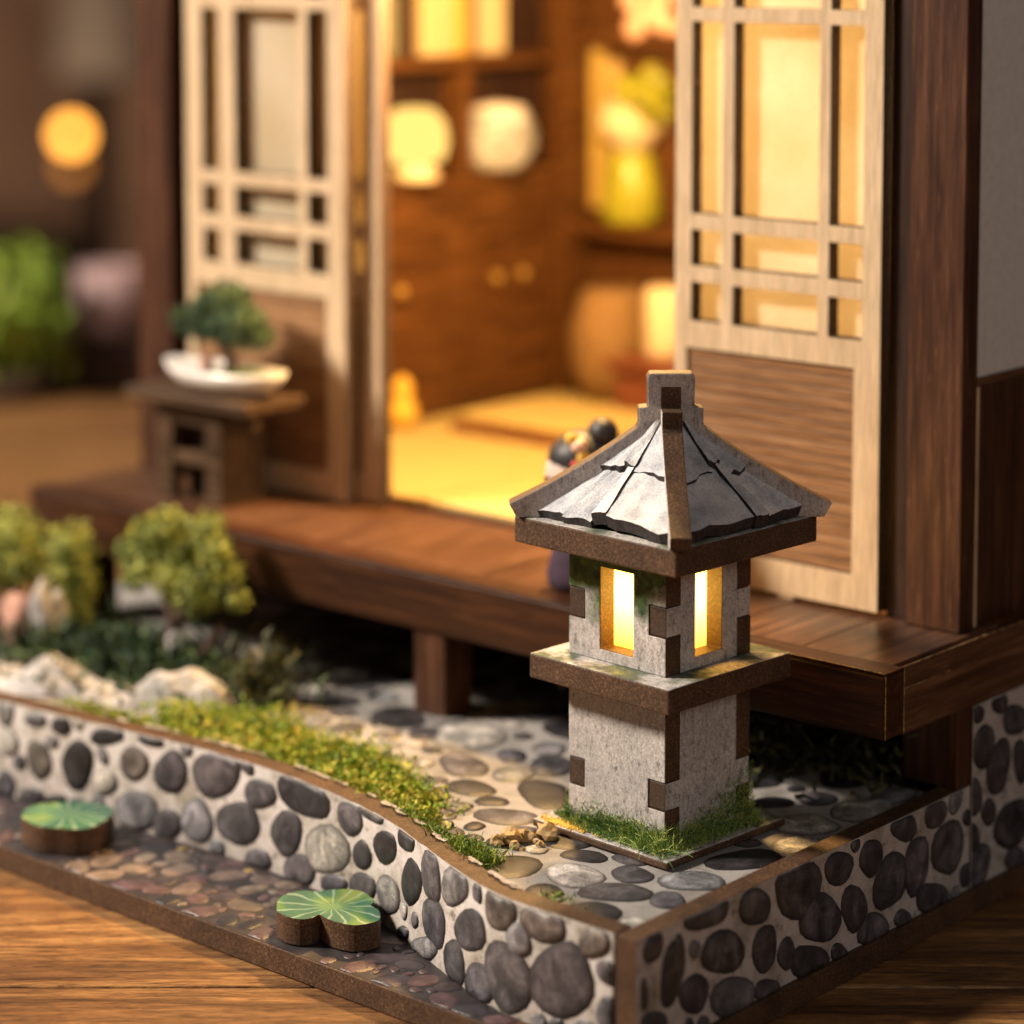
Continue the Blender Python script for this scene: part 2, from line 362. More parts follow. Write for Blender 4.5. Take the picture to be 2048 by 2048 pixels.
def obj(name, mb, mats, parent=None, bevel=0, label=None, cat=None, group=None, kind=None, color=None, base=False):
    me = D.meshes.new(name)
    xs = list(zip(*mb.v)); lo = [min(a) for a in xs]; hi = [max(a) for a in xs]
    c = Vector([(a+b)/2 for a, b in zip(lo, hi)])
    if base or parent is None: c.z = lo[2]
    me.from_pydata([(p[0]-c.x, p[1]-c.y, p[2]-c.z) for p in mb.v], [], mb.f)
    for m in ([mats] if isinstance(mats, str) else mats): me.materials.append(MATS[m])
    nm = len(me.materials)
    me.polygons.foreach_set('material_index', [min(i, nm-1) for i in mb.m])
    me.polygons.foreach_set('use_smooth', mb.sm)
    me.update()
    o = D.objects.new(name, me); COL.objects.link(o)
    WL[o] = c
    if parent is not None: o.parent = parent; o.location = c-WL[parent]
    else: o.location = c
    if bevel:
        b = o.modifiers.new('bevel', 'BEVEL'); b.width = bevel; b.segments = 2; b.limit_method = 'ANGLE'; b.angle_limit = rad(35)
    if color: o.color = c4(color)
    return props(o, label, cat, group, kind)
def ribbons(mb, pts, n, L, W, curl, up, seed, mi=0, seg=3, spread=1.0):   # many small curled strips
    r = random.Random(seed)
    for _ in range(n):
        p = Vector(pts(r)); d = Vector((r.gauss(0, spread), r.gauss(0, spread), up*r.uniform(.3, 1.2))).normalized()
        l = L*r.uniform(.5, 1.3)/seg; wv = d.orthogonal().normalized(); wv.rotate(Matrix.Rotation(r.uniform(0, 6.3), 3, d))
        ax = Vector((r.gauss(0, 1), r.gauss(0, 1), r.gauss(0, .5))).normalized(); vs = []
        for i in range(seg+1):
            ww = W*(1-.75*i/seg)*.5
            vs += [p-wv*ww, p+wv*ww]; p = p+d*l; d.rotate(Matrix.Rotation(r.uniform(.2, 1)*curl, 3, ax))
        mb.add(vs, [(2*i, 2*i+1, 2*i+3, 2*i+2) for i in range(seg)], mi)
    return mb
def leafball(mb, c, r, n, size, seed, flat_=1.0, mi=0):                   # small leaf quads around a lumpy ball
    q = random.Random(seed)
    for _ in range(n):
        d = Vector((q.gauss(0, 1), q.gauss(0, 1), q.gauss(0, 1))).normalized()
        k = r*(1+.35*noise.noise(d*2.3+Vector((seed, 0, 0))))*(q.uniform(.72, 1.05))
        p = Vector(c)+Vector((d.x*k, d.y*k, d.z*k*flat_))
        nrm = (d+Vector((q.gauss(0, .6), q.gauss(0, .6), q.gauss(0, .6)))).normalized()
        a = nrm.orthogonal().normalized(); a.rotate(Matrix.Rotation(q.uniform(0, 6.3), 3, nrm)); b_ = nrm.cross(a)
        s_ = size*q.uniform(.6, 1.3)
        mb.add([p-a*s_*.5, p+b_*s_*.35+nrm*s_*.15, p+a*s_*.6, p-b_*s_*.35+nrm*s_*.15], [(0, 1, 2, 3)], mi)
    return mb

# ------------------------------------------------------------------ pebble layouts in surface coordinates: (u, v, semi-axis, semi-axis, angle, tone)
PATH = [(-0.3, 0.0), (-1.1, 0.0), (-1.8, .02), (-2.3, .13), (-2.95, .36), (-3.6, .62), (-4.3, .90), (-5.0, 1.09), (-5.7, 1.22), (-6.5, 1.31), (-7.4, 1.34), (-8.3, 1.31), (-9.5, 1.18), (-10.6, 1.06), (-11.7, .95), (-13.2, .87), (-16.0, .8)]
CURB = [(11.55, 0.43, 0.22, 0.17, 120, 1), (10.89, 0.92, 0.26, 0.21, 71, 4), (10.18, 0.98, 0.35, 0.24, 124, 0), (10.47, 1.46, 0.18, 0.11, 161, 0),
    (9.65, 1.47, 0.3, 0.1, 165, 0), (8.88, 1.55, 0.21, 0.06, 176, 0), (9.68, 0.84, 0.2, 0.15, 151, 3), (9.17, 1.19, 0.25, 0.2, 133, 4), (8.53, 1.19,
    0.3, 0.24, 130, 1), (7.72, 1.34, 0.43, 0.28, 158, 1), (6.93, 1.25, 0.29, 0.17, 159, 1), (6.1, 1.42, 0.5, 0.23, 5, 0), (9.15, 0.55, 0.36, 0.26,
    154, 2), (8.61, 0.48, 0.25, 0.19, 147, 1), (8.08, 0.64, 0.3, 0.24, 141, 2), (7.33, 0.78, 0.4, 0.25, 157, 1), (6.43, 0.87, 0.33, 0.23, 127, 1),
    (5.63, 0.87, 0.47, 0.26, 157, 3), (5.16, 1.38, 0.25, 0.19, 162, 1), (4.7, 1.58, 0.26, 0.09, 179, 1), (4.9, 1.01, 0.21, 0.15, 143, 0), (4.38, 1.26,
    0.28, 0.17, 153, 0), (6.98, 0.39, 0.26, 0.12, 164, 1), (6.19, 0.45, 0.33, 0.19, 157, 1), (5.51, 0.49, 0.27, 0.1, 161, 1), (4.9, 0.62, 0.31, 0.15,
    160, 1), (4.31, 0.71, 0.26, 0.22, 153, 2), (11.47, 1.05, 0.21, 0.16, 150, 3), (10.95, 1.46, 0.2, 0.08, 167, 2), (11.05, 0.39, 0.24, 0.11, 165, 1),
    (10.59, 0.42, 0.2, 0.08, 166, 0), (3.84, 1.53, 0.23, 0.13, 167, 0), (3.7, 1.06, 0.3, 0.22, 124, 0), (3.16, 1.32, 0.29, 0.24, 76, 1), (2.57, 1.39,
    0.35, 0.19, 153, 2), (3.09, 0.8, 0.28, 0.27, 2, 1), (2.21, 1.01, 0.37, 0.2, 153, 1), (1.62, 1.45, 0.27, 0.22, 156, 4), (0.97, 1.47, 0.32, 0.2,
    164, 4), (1.32, 1.19, 0.19, 0.16, 144, 2), (2.57, 0.52, 0.25, 0.23, 74, 1), (2.02, 0.45, 0.31, 0.23, 148, 1), (1.5, 0.72, 0.39, 0.33, 62, 1),
    (0.71, 0.9, 0.45, 0.36, 145, 1), (0.27, 1.44, 0.21, 0.15, 146, 4), (3.38, 0.38, 0.38, 0.14, 155, 2), (3.95, 0.37, 0.16, 0.08, 154, 1), (0.07,
    0.73, 0.19, 0.14, 113, 1), (0.78, 0.41, 0.11, 0.06, 157, 1)]
SIDE = [(1.19, 1.54, 0.39, 0.16, 172, 0), (2.05, 1.37, 0.29, 0.2, 154, 0), (2.87, 1.35, 0.46, 0.32, 159, 0), (3.67, 1.35, 0.29, 0.18, 157, 0), (4.33,
    1.29, 0.23, 0.21, 144, 0), (5.02, 1.47, 0.28, 0.16, 159, 0), (5.71, 1.46, 0.25, 0.17, 159, 0), (4.74, 0.9, 0.33, 0.33, 85, 1), (5.3, 0.93, 0.36,
    0.25, 93, 1), (6.0, 0.96, 0.35, 0.32, 164, 1), (1.48, 1.03, 0.38, 0.23, 157, 0), (2.24, 0.84, 0.27, 0.21, 91, 0), (3.3, 0.88, 0.43, 0.26, 157, 1),
    (3.99, 0.79, 0.3, 0.22, 122, 0), (2.65, 0.66, 0.19, 0.15, 127, 1), (0.97, 0.73, 0.26, 0.2, 144, 0), (0.7, 1.23, 0.24, 0.09, 94, 0), (1.67, 0.45,
    0.4, 0.24, 160, 2), (2.28, 0.36, 0.24, 0.12, 161, 1), (3.11, 0.41, 0.38, 0.2, 156, 0), (3.69, 0.35, 0.18, 0.1, 154, 0), (4.39, 0.41, 0.32, 0.2,
    158, 1), (5.02, 0.36, 0.19, 0.11, 153, 1), (5.67, 0.41, 0.36, 0.2, 159, 0), (0.26, 1.46, 0.17, 0.16, 156, 0), (0.59, 1.08, 0.33, 0.2, 77, 0),
    (0.11, 0.99, 0.17, 0.06, 93, 0), (0.29, 0.63, 0.23, 0.12, 153, 0)]
TALL = [(6.6, 2.47, 0.16, 0.11, 153, 0), (7.13, 2.48, 0.2, 0.12, 159, 0), (7.52, 2.18, 0.32, 0.17, 163, 1), (6.76, 2.02, 0.27, 0.24, 58, 1), (7.13,
    1.68, 0.33, 0.27, 84, 0), (7.67, 1.62, 0.29, 0.17, 102, 0), (6.59, 1.43, 0.23, 0.14, 102, 1), (6.91, 1.16, 0.19, 0.14, 126, 0), (7.48, 0.86, 0.4,
    0.3, 167, 0), (6.56, 0.93, 0.2, 0.12, 103, 0), (6.7, 0.55, 0.27, 0.25, 148, 1), (7.58, 0.37, 0.28, 0.15, 157, 1)]
GROUND = [(-1.93, 1.31, 0.35, 0.29, 165, 3), (-1.46, 1.75, 0.26, 0.2, 164, 1), (-1.26, 1.21, 0.4, 0.24, 30, 1), (-0.84, 2.03, 0.36, 0.26, 45, 2),
    (-0.69, 1.4, 0.25, 0.17, 125, 1), (-0.81, 2.91, 0.33, 0.2, 56, 0), (-2.23, 1.85, 0.27, 0.16, 21, 0), (-4.8, 2.76, 0.32, 0.25, 170, 0), (-5.45,
    3.35, 0.46, 0.26, 145, 1), (-4.75, 3.5, 0.28, 0.24, 131, 2), (-5.23, 4.03, 0.26, 0.17, 131, 1), (-6.21, 4.27, 0.5, 0.47, 140, 3), (-3.96, 3.19,
    0.55, 0.27, 142, 0), (-4.27, 2.56, 0.19, 0.16, 40, 0), (-3.78, 2.26, 0.35, 0.26, 22, 1), (-4.44, 2.15, 0.16, 0.16, 0, 2), (-4.6, 4.06, 0.43, 0.23,
    130, 1), (-5.06, 4.57, 0.26, 0.21, 129, 2), (-7.46, 4.28, 0.47, 0.32, 151, 0), (-6.7, 4.0, 0.27, 0.21, 136, 1), (-3.3, 2.59, 0.22, 0.15, 130, 1),
    (-3.32, 1.99, 0.19, 0.15, 42, 1), (-0.95, 4.37, 0.37, 0.33, 72, 3), (-0.75, 5.26, 0.47, 0.29, 94, 3), (-1.69, 4.75, 0.24, 0.19, 52, 0), (-0.6,
    3.75, 0.3, 0.26, 65, 3), (-0.73, 5.89, 0.36, 0.21, 84, 2), (-0.8, 2.95, 0.42, 0.27, 67, 0)]
LILY1 = [(-5.24, -0.1), (-5.44, 0.12), (-5.5, 0.34), (-5.43, 0.52), (-5.29, 0.59), (-5.22, 0.72), (-5.09, 0.88), (-4.89, 0.95), (-4.64, 0.87), (-4.54, 0.79), (-4.5, 0.7), (-4.36, 0.67), (-4.21, 0.56), (-4.11, 0.42), (-4.14, 0.27), (-4.22, 0.14), (-4.41, 0.08), (-4.62, 0.08), (-4.75, 0.11), (-4.74, -0.02), (-4.82, -0.14), (-5.0, -0.18), (-5.15, -0.15)]
LILY2 = [(-10.01, -0.03), (-10.18, 0.25), (-10.07, 0.5), (-9.81, 0.8), (-9.41, 0.92), (-9.14, 0.72), (-8.99, 0.39), (-9.0, 0.13), (-9.27, -0.05), (-9.52, -0.17), (-9.83, -0.13)]

# ------------------------------------------------------------------ table
ZT, ZF, ZD = 1.6, 1.45, 3.4            # wall top, paved ground, deck top
tab = root('wooden_table', (0, 0, 0), 'warm brown wooden table of long grained boards under the miniature', 'table', rz=YAW)
tab['kind'] = 'structure'; del tab['category']
for k, v0 in enumerate((-33.3, -15.3, 2.7, 20.7)):
    obj('plank', MB().box(-75, 60, v0+.02, v0+(17.98 if k < 3 else 23.5), -2.0, -.01), 'table_wood', tab, bevel=.03)

# ------------------------------------------------------------------ tray with printed riverbed
def catmull(P, k=8):
    out = []
    for i in range(len(P)-1):
        p0, p1, p2, p3 = (Vector(P[max(i-1, 0)]), Vector(P[i]), Vector(P[i+1]), Vector(P[min(i+2, len(P)-1)]))
        for j in range(k):
            t = j/k
            out.append(.5*((2*p1)+(p2-p0)*t+(2*p0-5*p1+4*p2-p3)*t*t+(3*p1-p0-3*p2+p3)*t**3))
    return out+[Vector(P[-1])]
CP = catmull(PATH); CS = [0]
for a, b in zip(CP, CP[1:]): CS.append(CS[-1]+(b-a).length)
def curb_at(s):
    s = min(max(s, .001), CS[-1]-.001)
    for i in range(len(CP)-1):
        if CS[i] <= s <= CS[i+1]:
            t = (s-CS[i])/(CS[i+1]-CS[i]); p = CP[i].lerp(CP[i+1], t)
            d = (CP[min(i+2, len(CP)-1)]-CP[max(i-1, 0)]).normalized()
            return p, Vector((-d.y, d.x))      # outward (towards the front) normal
def curb_y(x):
    for a, b in zip(CP, CP[1:]):
        if b.x <= x <= a.x: return a.y+(b.y-a.y)*(x-a.x)/(b.x-a.x)
    return .8 if x < -15 else 0.0
tray = root('base_tray', (-8, 4, 0), 'brown fibreboard tray with printed riverbed lying on the wooden table', 'tray')
obj('board', MB().box(-16.2, .06, -.32, 17.2, 0, .3), 'mdf', tray, bevel=.012)
mb = MB(); xs = [-16.1+i*.3 for i in range(49)]; xs = [x for x in xs if x < -1.6]
for x in xs: mb.v += [(x, -.30, .304), (x, curb_y(x)+.02, .304)]
for i in range(len(xs)-1): mb.f.append((2*i, 2*i+2, 2*i+3, 2*i+1)); mb.m.append(0); mb.sm.append(False)
obj('riverbed', mb, 'riverbed_print', tray)
TONE = [(.028, .027, .031), (.074, .070, .079), (.165, .162, .170), (.33, .315, .295), (.145, .125, .110), (.056, .052, .057)]
def outline(n, a, b, ang, r):
    p1, p2, p3 = r.uniform(0, 6.3), r.uniform(0, 6.3), r.uniform(0, 6.3); c, s = math.cos(rad(ang)), math.sin(rad(ang)); out = []
    for k in range(n):
        t = 2*math.pi*k/n; q = 1+.05*math.sin(2*t+p1)+.045*math.sin(3*t+p2)+.02*math.sin(5*t+p3)
        e = 2/2.25; u = math.copysign(abs(math.cos(t))**e, math.cos(t))*a*q; v = math.copysign(abs(math.sin(t))**e, math.sin(t))*b*q
        out.append((u*c-v*s, u*s+v*c))
    return out
def pebble(parent, S, cu, cv, a, b, ang, tone, r, H=.022, clip=None, name='pebble', mat='pebble_print', n=16, col=None):
    o = outline(n, a, b, ang, r); mb = MB(); vs = []
    def P(u, v, h):
        u, v = cu+u, cv+v
        if clip: u = min(max(u, clip[0]), clip[1]); v = min(max(v, clip[2]), clip[3])
        return S(u, v, h)
    vs = [P(u, v, .002) for u, v in o]+[P(u*.9, v*.9, H*.55) for u, v in o]+[P(u*.6, v*.6, H*.9) for u, v in o]+[P(0, 0, H)]
    fs = [(j*n+k, j*n+(k+1) % n, (j+1)*n+(k+1) % n, (j+1)*n+k) for j in (0, 1) for k in range(n)]+[(2*n+k, 2*n+(k+1) % n, 3*n) for k in range(n)]
    mb.add(vs, fs, 0, True)
    t = Vector(col or TONE[tone])*r.uniform(.85, 1.25); t = Vector((t.x*r.uniform(.96, 1.06), t.y, t.z*r.uniform(.95, 1.06)))
    ob = obj(name, mb, mat, parent, color=tuple(t))
    at_ = ob.data.attributes.new('rim', 'FLOAT', 'POINT')
    at_.data.foreach_set('value', [1.0]*n+[.55]*n+[.0]*n+[.0])
    return ob
def pack(r, n, test, size, placed, gap=.05, tries=9000):
    out = []
    for _ in range(tries):
        if len(out) >= n: break
        c = test(r)
        if c is None: continue
        a = size(r)
        if all((c[0]-p[0])**2+(c[1]-p[1])**2 > (a+p[2]+gap)**2 for p in placed):
            placed.append((c[0], c[1], a)); out.append((c[0], c[1], a))
    return out
def cover(L):
    out = []
    for s, z, a, b, g in L:
        for k in (-.62, 0, .62): out.append((s+a*k*math.cos(rad(g))*(1-b/a if a > b else 0), z+a*k*math.sin(rad(g))*(1-b/a if a > b else 0), b*1.02))
        out.append((s+(a-b)*math.cos(rad(g)), z+(a-b)*math.sin(rad(g)), b)); out.append((s-(a-b)*math.cos(rad(g)), z-(a-b)*math.sin(rad(g)), b))
    return out
def fillers(r, cov, box, n, test=None, rng=(.095, .18), gap=.03):       # stones that fit the free gaps
    out = []
    for _ in range(n*120):
        if len(out) >= n: break
        s, z = r.uniform(box[0], box[1]), r.uniform(box[2], box[3])
        if test:
            class Q:
                def __init__(q): q.i = 0
                def uniform(q, a, b): q.i += 1; return s if q.i == 1 else z
            if test(Q()) is None: continue
        free = min((math.hypot(s-c[0], z-c[1])-c[2] for c in cov), default=9)-gap
        if free < rng[0]: continue
        b = min(free, rng[1])*r.uniform(.86, 1.0); a = b*r.uniform(1.0, 1.35); g = r.uniform(0, 180)
        out.append((s, z, a, b, g)); cov.append((s, z, (a+b)/2*1.02))
    return out
r = random.Random(5); placed = [(-4.8, .35, .62), (-9.6, .35, .6)]
gcols = [(.06, .045, .05), (.12, .072, .07), (.16, .12, .10), (.03, .028, .034), (.24, .18, .14), (.10, .06, .066)]
def gtest(r):
    x = r.uniform(-12.2, -1.75); y = r.uniform(-.2, 1.2)
    return (x, y) if y < curb_y(x)-.12 else None
for x, y, a in pack(r, 70, gtest, lambda r: r.uniform(.16, .25), placed, -.03)+pack(r, 170, gtest, lambda r: r.uniform(.06, .13), placed, -.012, 14000):
    c = r.choice(gcols if x < -6 else gcols[:2]+gcols[3:4]+gcols[5:])
    if x < -6 and a < .1 and r.random() < .12: c = (.42, .29, .10)
    pebble(tray, lambda u, v, h: (u, v, .304+h), x, y, a*1.12, a*.78, r.uniform(0, 180), 0, r, .016, (-16, -1.5, -.29, 1.4), 'gravel_pebble', 'gravel_print', 12, c)

# ------------------------------------------------------------------ curved kerb wall and side wall with printed pebbles
kerb = root('kerb_wall', (-8, 1, .3), 'curved low garden wall printed with grey pebbles in pale mortar along the riverbed', 'wall')
mb = MB(); n = len(CP); T = .27
for i, p in enumerate(CP):
    d = (CP[min(i+1, n-1)]-CP[max(i-1, 0)]).normalized(); nn = Vector((-d.y, d.x))
    q = p-nn*T; j = .012*noise.noise(Vector((p.x*5, 0, 3)))
    mb.v += [(p.x, p.y, .304), (p.x, p.y, ZT+j), (q.x, q.y, ZT+.01+j), (q.x, q.y, .304)]
for i in range(n-1):
    for k, m in ((0, 0), (1, 1), (2, 1)):
        mb.f.append((4*i+k, 4*i+4+k, 4*i+5+k, 4*i+1+k)); mb.m.append(m); mb.sm.append(k == 0)
mb.f += [(0, 1, 2, 3), (4*n-1, 4*n-2, 4*n-3, 4*n-4)]; mb.m += [1, 1]; mb.sm += [False]*2
obj('wall_panel', mb, ['mortar_print', 'mdf'], kerb)
def SK(s, z, h):
    p, nn = curb_at(s); return (p.x+nn.x*h, p.y+nn.y*h, z)
r = random.Random(21)
for s, z, a, b, ang, t in CURB: pebble(kerb, SK, s, z, a*1.07, b*1.1, ang, t, r, .04, (.01, CS[-1]-.02, .31, ZT-.012))
cov = cover([(s, z, a*1.07, b*1.1, g) for s, z, a, b, g, t in CURB])
for s, z, a, b, g in fillers(r, cov, (.05, 11.6, .33, 1.57), 60): pebble(kerb, SK, s, z, a, b, g, r.choice([1, 2, 2, 3]), r, .03, (.01, CS[-1]-.02, .31, ZT-.012))
pl = [(s, z, max(a, b)) for s, z, a, b, _, _ in CURB]
for s, z, a in pack(r, 18, lambda r: (r.uniform(11.9, 16.2), r.uniform(.5, 1.45)), lambda r: r.uniform(.15, .3), pl):
    pebble(kerb, SK, s, z, a*1.05, a*.8, r.uniform(60, 120), r.choice([0, 1, 1, 2]), r, .022, (.01, CS[-1]-.02, .31, ZT-.012))
# frayed paper along the kerb's inner top edge
fr = MB(); r = random.Random(9)
for k in range(70):
    s = r.uniform(1.5, 12); p, nn = curb_at(s); w_ = r.uniform(.06, .22); dpt = r.uniform(.03, .09)
    p2, _ = curb_at(s+w_)
    a, b = p-nn*T, p2-nn*T; z = ZT+.022+r.uniform(0, .012)
    fr.add([(a.x, a.y+.02, z), (b.x, b.y+.02, z), (b.x+nn.x*dpt*.6, b.y+nn.y*dpt*.6, z+.008), ((a.x+b.x)/2+nn.x*dpt, (a.y+b.y)/2+nn.y*dpt, z+.012), (a.x+nn.x*dpt*.5, a.y+nn.y*dpt*.5, z)], [(0, 1, 2, 3, 4)])
obj('frayed_paper', fr, 'mortar_print', kerb, kind='stuff')

side = root('side_wall', (-.14, 3.2, .3), 'straight low side wall printed with dark pebbles, brown fibreboard top edge, beside the stone lantern', 'wall')
mb = MB().box(-.27, 0, -.012, 6.5, .304, ZT)
mb.m = [1, 1, 1, 1, 1, 0]
obj('wall_panel', mb, ['mortar_print', 'mdf'], side, bevel=.008)
r = random.Random(31)
SX = lambda y, z, h: (h, y, z)
for y, z, a, b, ang, t in SIDE: pebble(side, SX, y, z, a*1.05, b*1.08, ang, t or 5, r, .04, (.012, 6.485, .31, ZT-.012))
cov = cover([(s, z, a*1.05, b*1.08, g) for s, z, a, b, g, t in SIDE])
for s, z, a, b, g in fillers(r, cov, (.05, 6.45, .33, 1.57), 30): pebble(side, SX, s, z, a, b, g, r.choice([0, 1, 2]), r, .03, (.012, 6.485, .31, ZT-.012))
tall = root('foundation_wall', (-.14, 11, .3), 'taller foundation wall printed with dark pebbles under the deck edge', 'wall')
mb = MB().box(-.27, .012, 6.515, 16.8, .304, 2.58); mb.m = [1, 1, 1, 1, 1, 0]
obj('wall_panel', mb, ['mortar_print', 'mdf_dark'], tall, bevel=.008)
SX2 = lambda y, z, h: (h+.012, y, z)
for y, z, a, b, ang, t in TALL: pebble(tall, SX2, y, z, a*1.05, b*1.08, ang, t or 5, r, .04, (6.53, 16.7, .31, 2.56))
pl = [(y, z, max(a, b)) for y, z, a, b, _, _ in TALL]
for y, z, a in pack(r, 75, lambda r: (r.uniform(8, 16.4), r.uniform(.5, 2.4)), lambda r: r.uniform(.16, .33), pl):
    pebble(tall, SX2, y, z, a*1.05, a*.78, r.uniform(60, 150), r.choice([0, 0, 1]), r, .02, (6.53, 16.7, .31, 2.56))

# ------------------------------------------------------------------ paved ground
gr = root('paved_ground', (-8, 5, 0), 'printed pebble paving of the miniature garden', 'paving'); gr['kind'] = 'structure'; del gr['category']
mb = MB(); xs = [-15.9+i*.2 for i in range(79)]
for x in xs: mb.v += [(x, curb_y(x)+.20, ZF), (x, 9.5, ZF), (x, curb_y(x)+.20, ZF-.06), (x, 9.5, ZF-.06)]
for i in range(len(xs)-1):
    mb.f += [(4*i, 4*i+4, 4*i+5, 4*i+1), (4*i+2, 4*i+3, 4*i+7, 4*i+6), (4*i, 4*i+2, 4*i+6, 4*i+4)]; mb.m += [0]*3; mb.sm += [False]*3
obj('paving_sheet', mb, 'shaded_paving_print', gr)
r = random.Random(41); SG = lambda x, y, h: (x, y, ZF+h)
for x, y, a, b, ang, t in GROUND: pebble(gr, SG, x, y, a*1.1, b*1.12, ang, t, r, .03, (-15.5, -.3, .2, 9.4))
cov = cover([(s, z, a*1.1, b*1.12, g) for s, z, a, b, g, t in GROUND])
pl = [(x, y, max(a, b)*.9) for x, y, a, b, _, _ in GROUND]
def ftest(r):
    x, y = r.uniform(-13, -.5), r.uniform(.4, 8.5)
    if y < curb_y(x)+.45 or (abs(x+2.17) < 1.0 and abs(y-3.17) < 1.0): return None
    return (x, y)
for x, y, a, b, g in fillers(r, cov, (-13, -.5, .4, 8.5), 50, ftest, (.28, .46))+fillers(r, cov, (-12, -.5, .4, 7), 110, ftest, (.12, .24)):
    pebble(gr, SG, x, y, a, b, g, r.choice([0, 1, 1, 2, 3]), r, .03, (-15.5, -.3, .2, 9.4))
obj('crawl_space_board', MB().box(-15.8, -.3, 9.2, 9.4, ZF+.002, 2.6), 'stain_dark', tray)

# ------------------------------------------------------------------ deck
deck = root('wooden_deck', (-7.8, 5.8, ZF), 'dark red brown wooden veranda deck raised on short posts above the paving', 'deck')
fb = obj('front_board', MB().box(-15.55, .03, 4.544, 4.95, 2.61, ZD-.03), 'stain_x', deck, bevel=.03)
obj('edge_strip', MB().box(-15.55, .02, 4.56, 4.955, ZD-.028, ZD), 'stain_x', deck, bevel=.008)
r = random.Random(3); x = -15.5
while x < -.5:
    w_ = min(1.28, -.03-x)
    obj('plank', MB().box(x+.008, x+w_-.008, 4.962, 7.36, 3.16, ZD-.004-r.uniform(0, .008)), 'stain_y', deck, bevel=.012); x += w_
obj('side_strip', MB().box(-.028, .012, 4.962, 16.8, 3.14, ZD+.004), 'stain_y', deck, bevel=.012)
obj('side_board', MB().box(-.30, .0, 4.962, 16.8, 2.585, 3.135), 'stain_y', deck, bevel=.012)
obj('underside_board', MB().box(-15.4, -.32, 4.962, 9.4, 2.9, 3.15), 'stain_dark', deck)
for px, py in ((-7.2, 4.60), (-14.6, 4.7), (-.5, 6.2)):
    obj('post', MB().box(px-.28, px+.28 if px < -1 else -.02, py, py+.55, ZF+.02 if px < -1 else ZT+.002, 2.605 if py < 5 else 2.58), 'stain_z', deck, bevel=.015)

ch = MB(); r = random.Random(17)
def chip(x, y, z, ax):
    s_ = r.uniform(.004, .010); l = s_*r.uniform(1.5, 5)
    ch.blob((x, y, z), (l if ax == 0 else s_, l if ax == 1 else s_, l if ax == 2 else s_), 1, .3, 3, r.random()*9, smooth=False)
for k in range(70): chip(.03, 4.548, r.uniform(2.63, 3.36), 2)
for k in range(60): chip(.02, 4.955, r.uniform(2.63, 3.39), 2)
for k in range(80): chip(-abs(r.gauss(0, 1.1)), 4.562, ZD, 0)
for k in range(90): chip(.012, 4.97+abs(r.gauss(0, 1.2)), ZD+.004, 1)
for k in range(40): chip(.002, 4.97+abs(r.gauss(0, .6)), 3.14, 1)
obj('worn_edge', ch, 'sand_rock', deck, kind='stuff')

# ------------------------------------------------------------------ house shell
house = root('miniature_house', (-7.8, 11.5, ZD), 'miniature wooden house with dark posts and grey plaster side wall', 'house')
for x0, nm in ((-1.03, 0), (-15.34, 1)):
    obj('post', MB().box(x0, x0+.78, 6.6, 6.94, ZD+.001, 14), 'stain_z', house, bevel=.02)
obj('jamb', MB().box(-1.41, -1.045, 6.76, 6.92, ZD+.001, 14), 'stain_dark', house, bevel=.01)
obj('jamb', MB().box(-14.55, -14.36, 6.85, 7.15, ZD+.001, 14), 'stain_dark', house, bevel=.01)
obj('side_wall', MB().box(-.55, -.31, 6.95, 16.6, 6.5, 14), 'grey_plaster', house)
obj('skirting_cap', MB().box(-.56, -.285, 6.95, 16.6, 6.40, 6.495), 'stain_y', house)
y = 7.02
obj('corner_trim', MB().box(-.5, -.262, 6.95, 7.01, ZD+.01, 6.39), 'door_wood', house, bevel=.005)
while y < 16.5:
    obj('siding_board', MB().box(-.5, -.30+random.uniform(-.008, .008), y+.012, y+.43, ZD+.01, 6.395), 'stain_z', house, bevel=.015); y += .44
obj('left_wall', MB().box(-15.3, -15.05, 6.95, 16.6, ZD+.001, 14), 'grey_plaster', house)
obj('back_wall', MB().box(-15.04, -.56, 16.35, 16.6, ZD+.001, 14), 'cabinet_wood', house)
obj('ceiling', MB().box(-15.3, -.26, 6.6, 16.6, 14.01, 14.2), 'cabinet_wood', house)
obj('lintel', MB().box(-14.55, -1.05, 6.62, 6.92, 12.35, 14), 'stain_x', house, bevel=.02)
obj('floor', MB().box(-15.04, -.56, 7.38, 16.34, 3.0, ZD-.002), 'cabinet_wood', house)
obj('threshold', MB().box(-14.35, -1.4, 7.30, 7.42, ZD, ZD+.07), 'stain_x', house, bevel=.01)

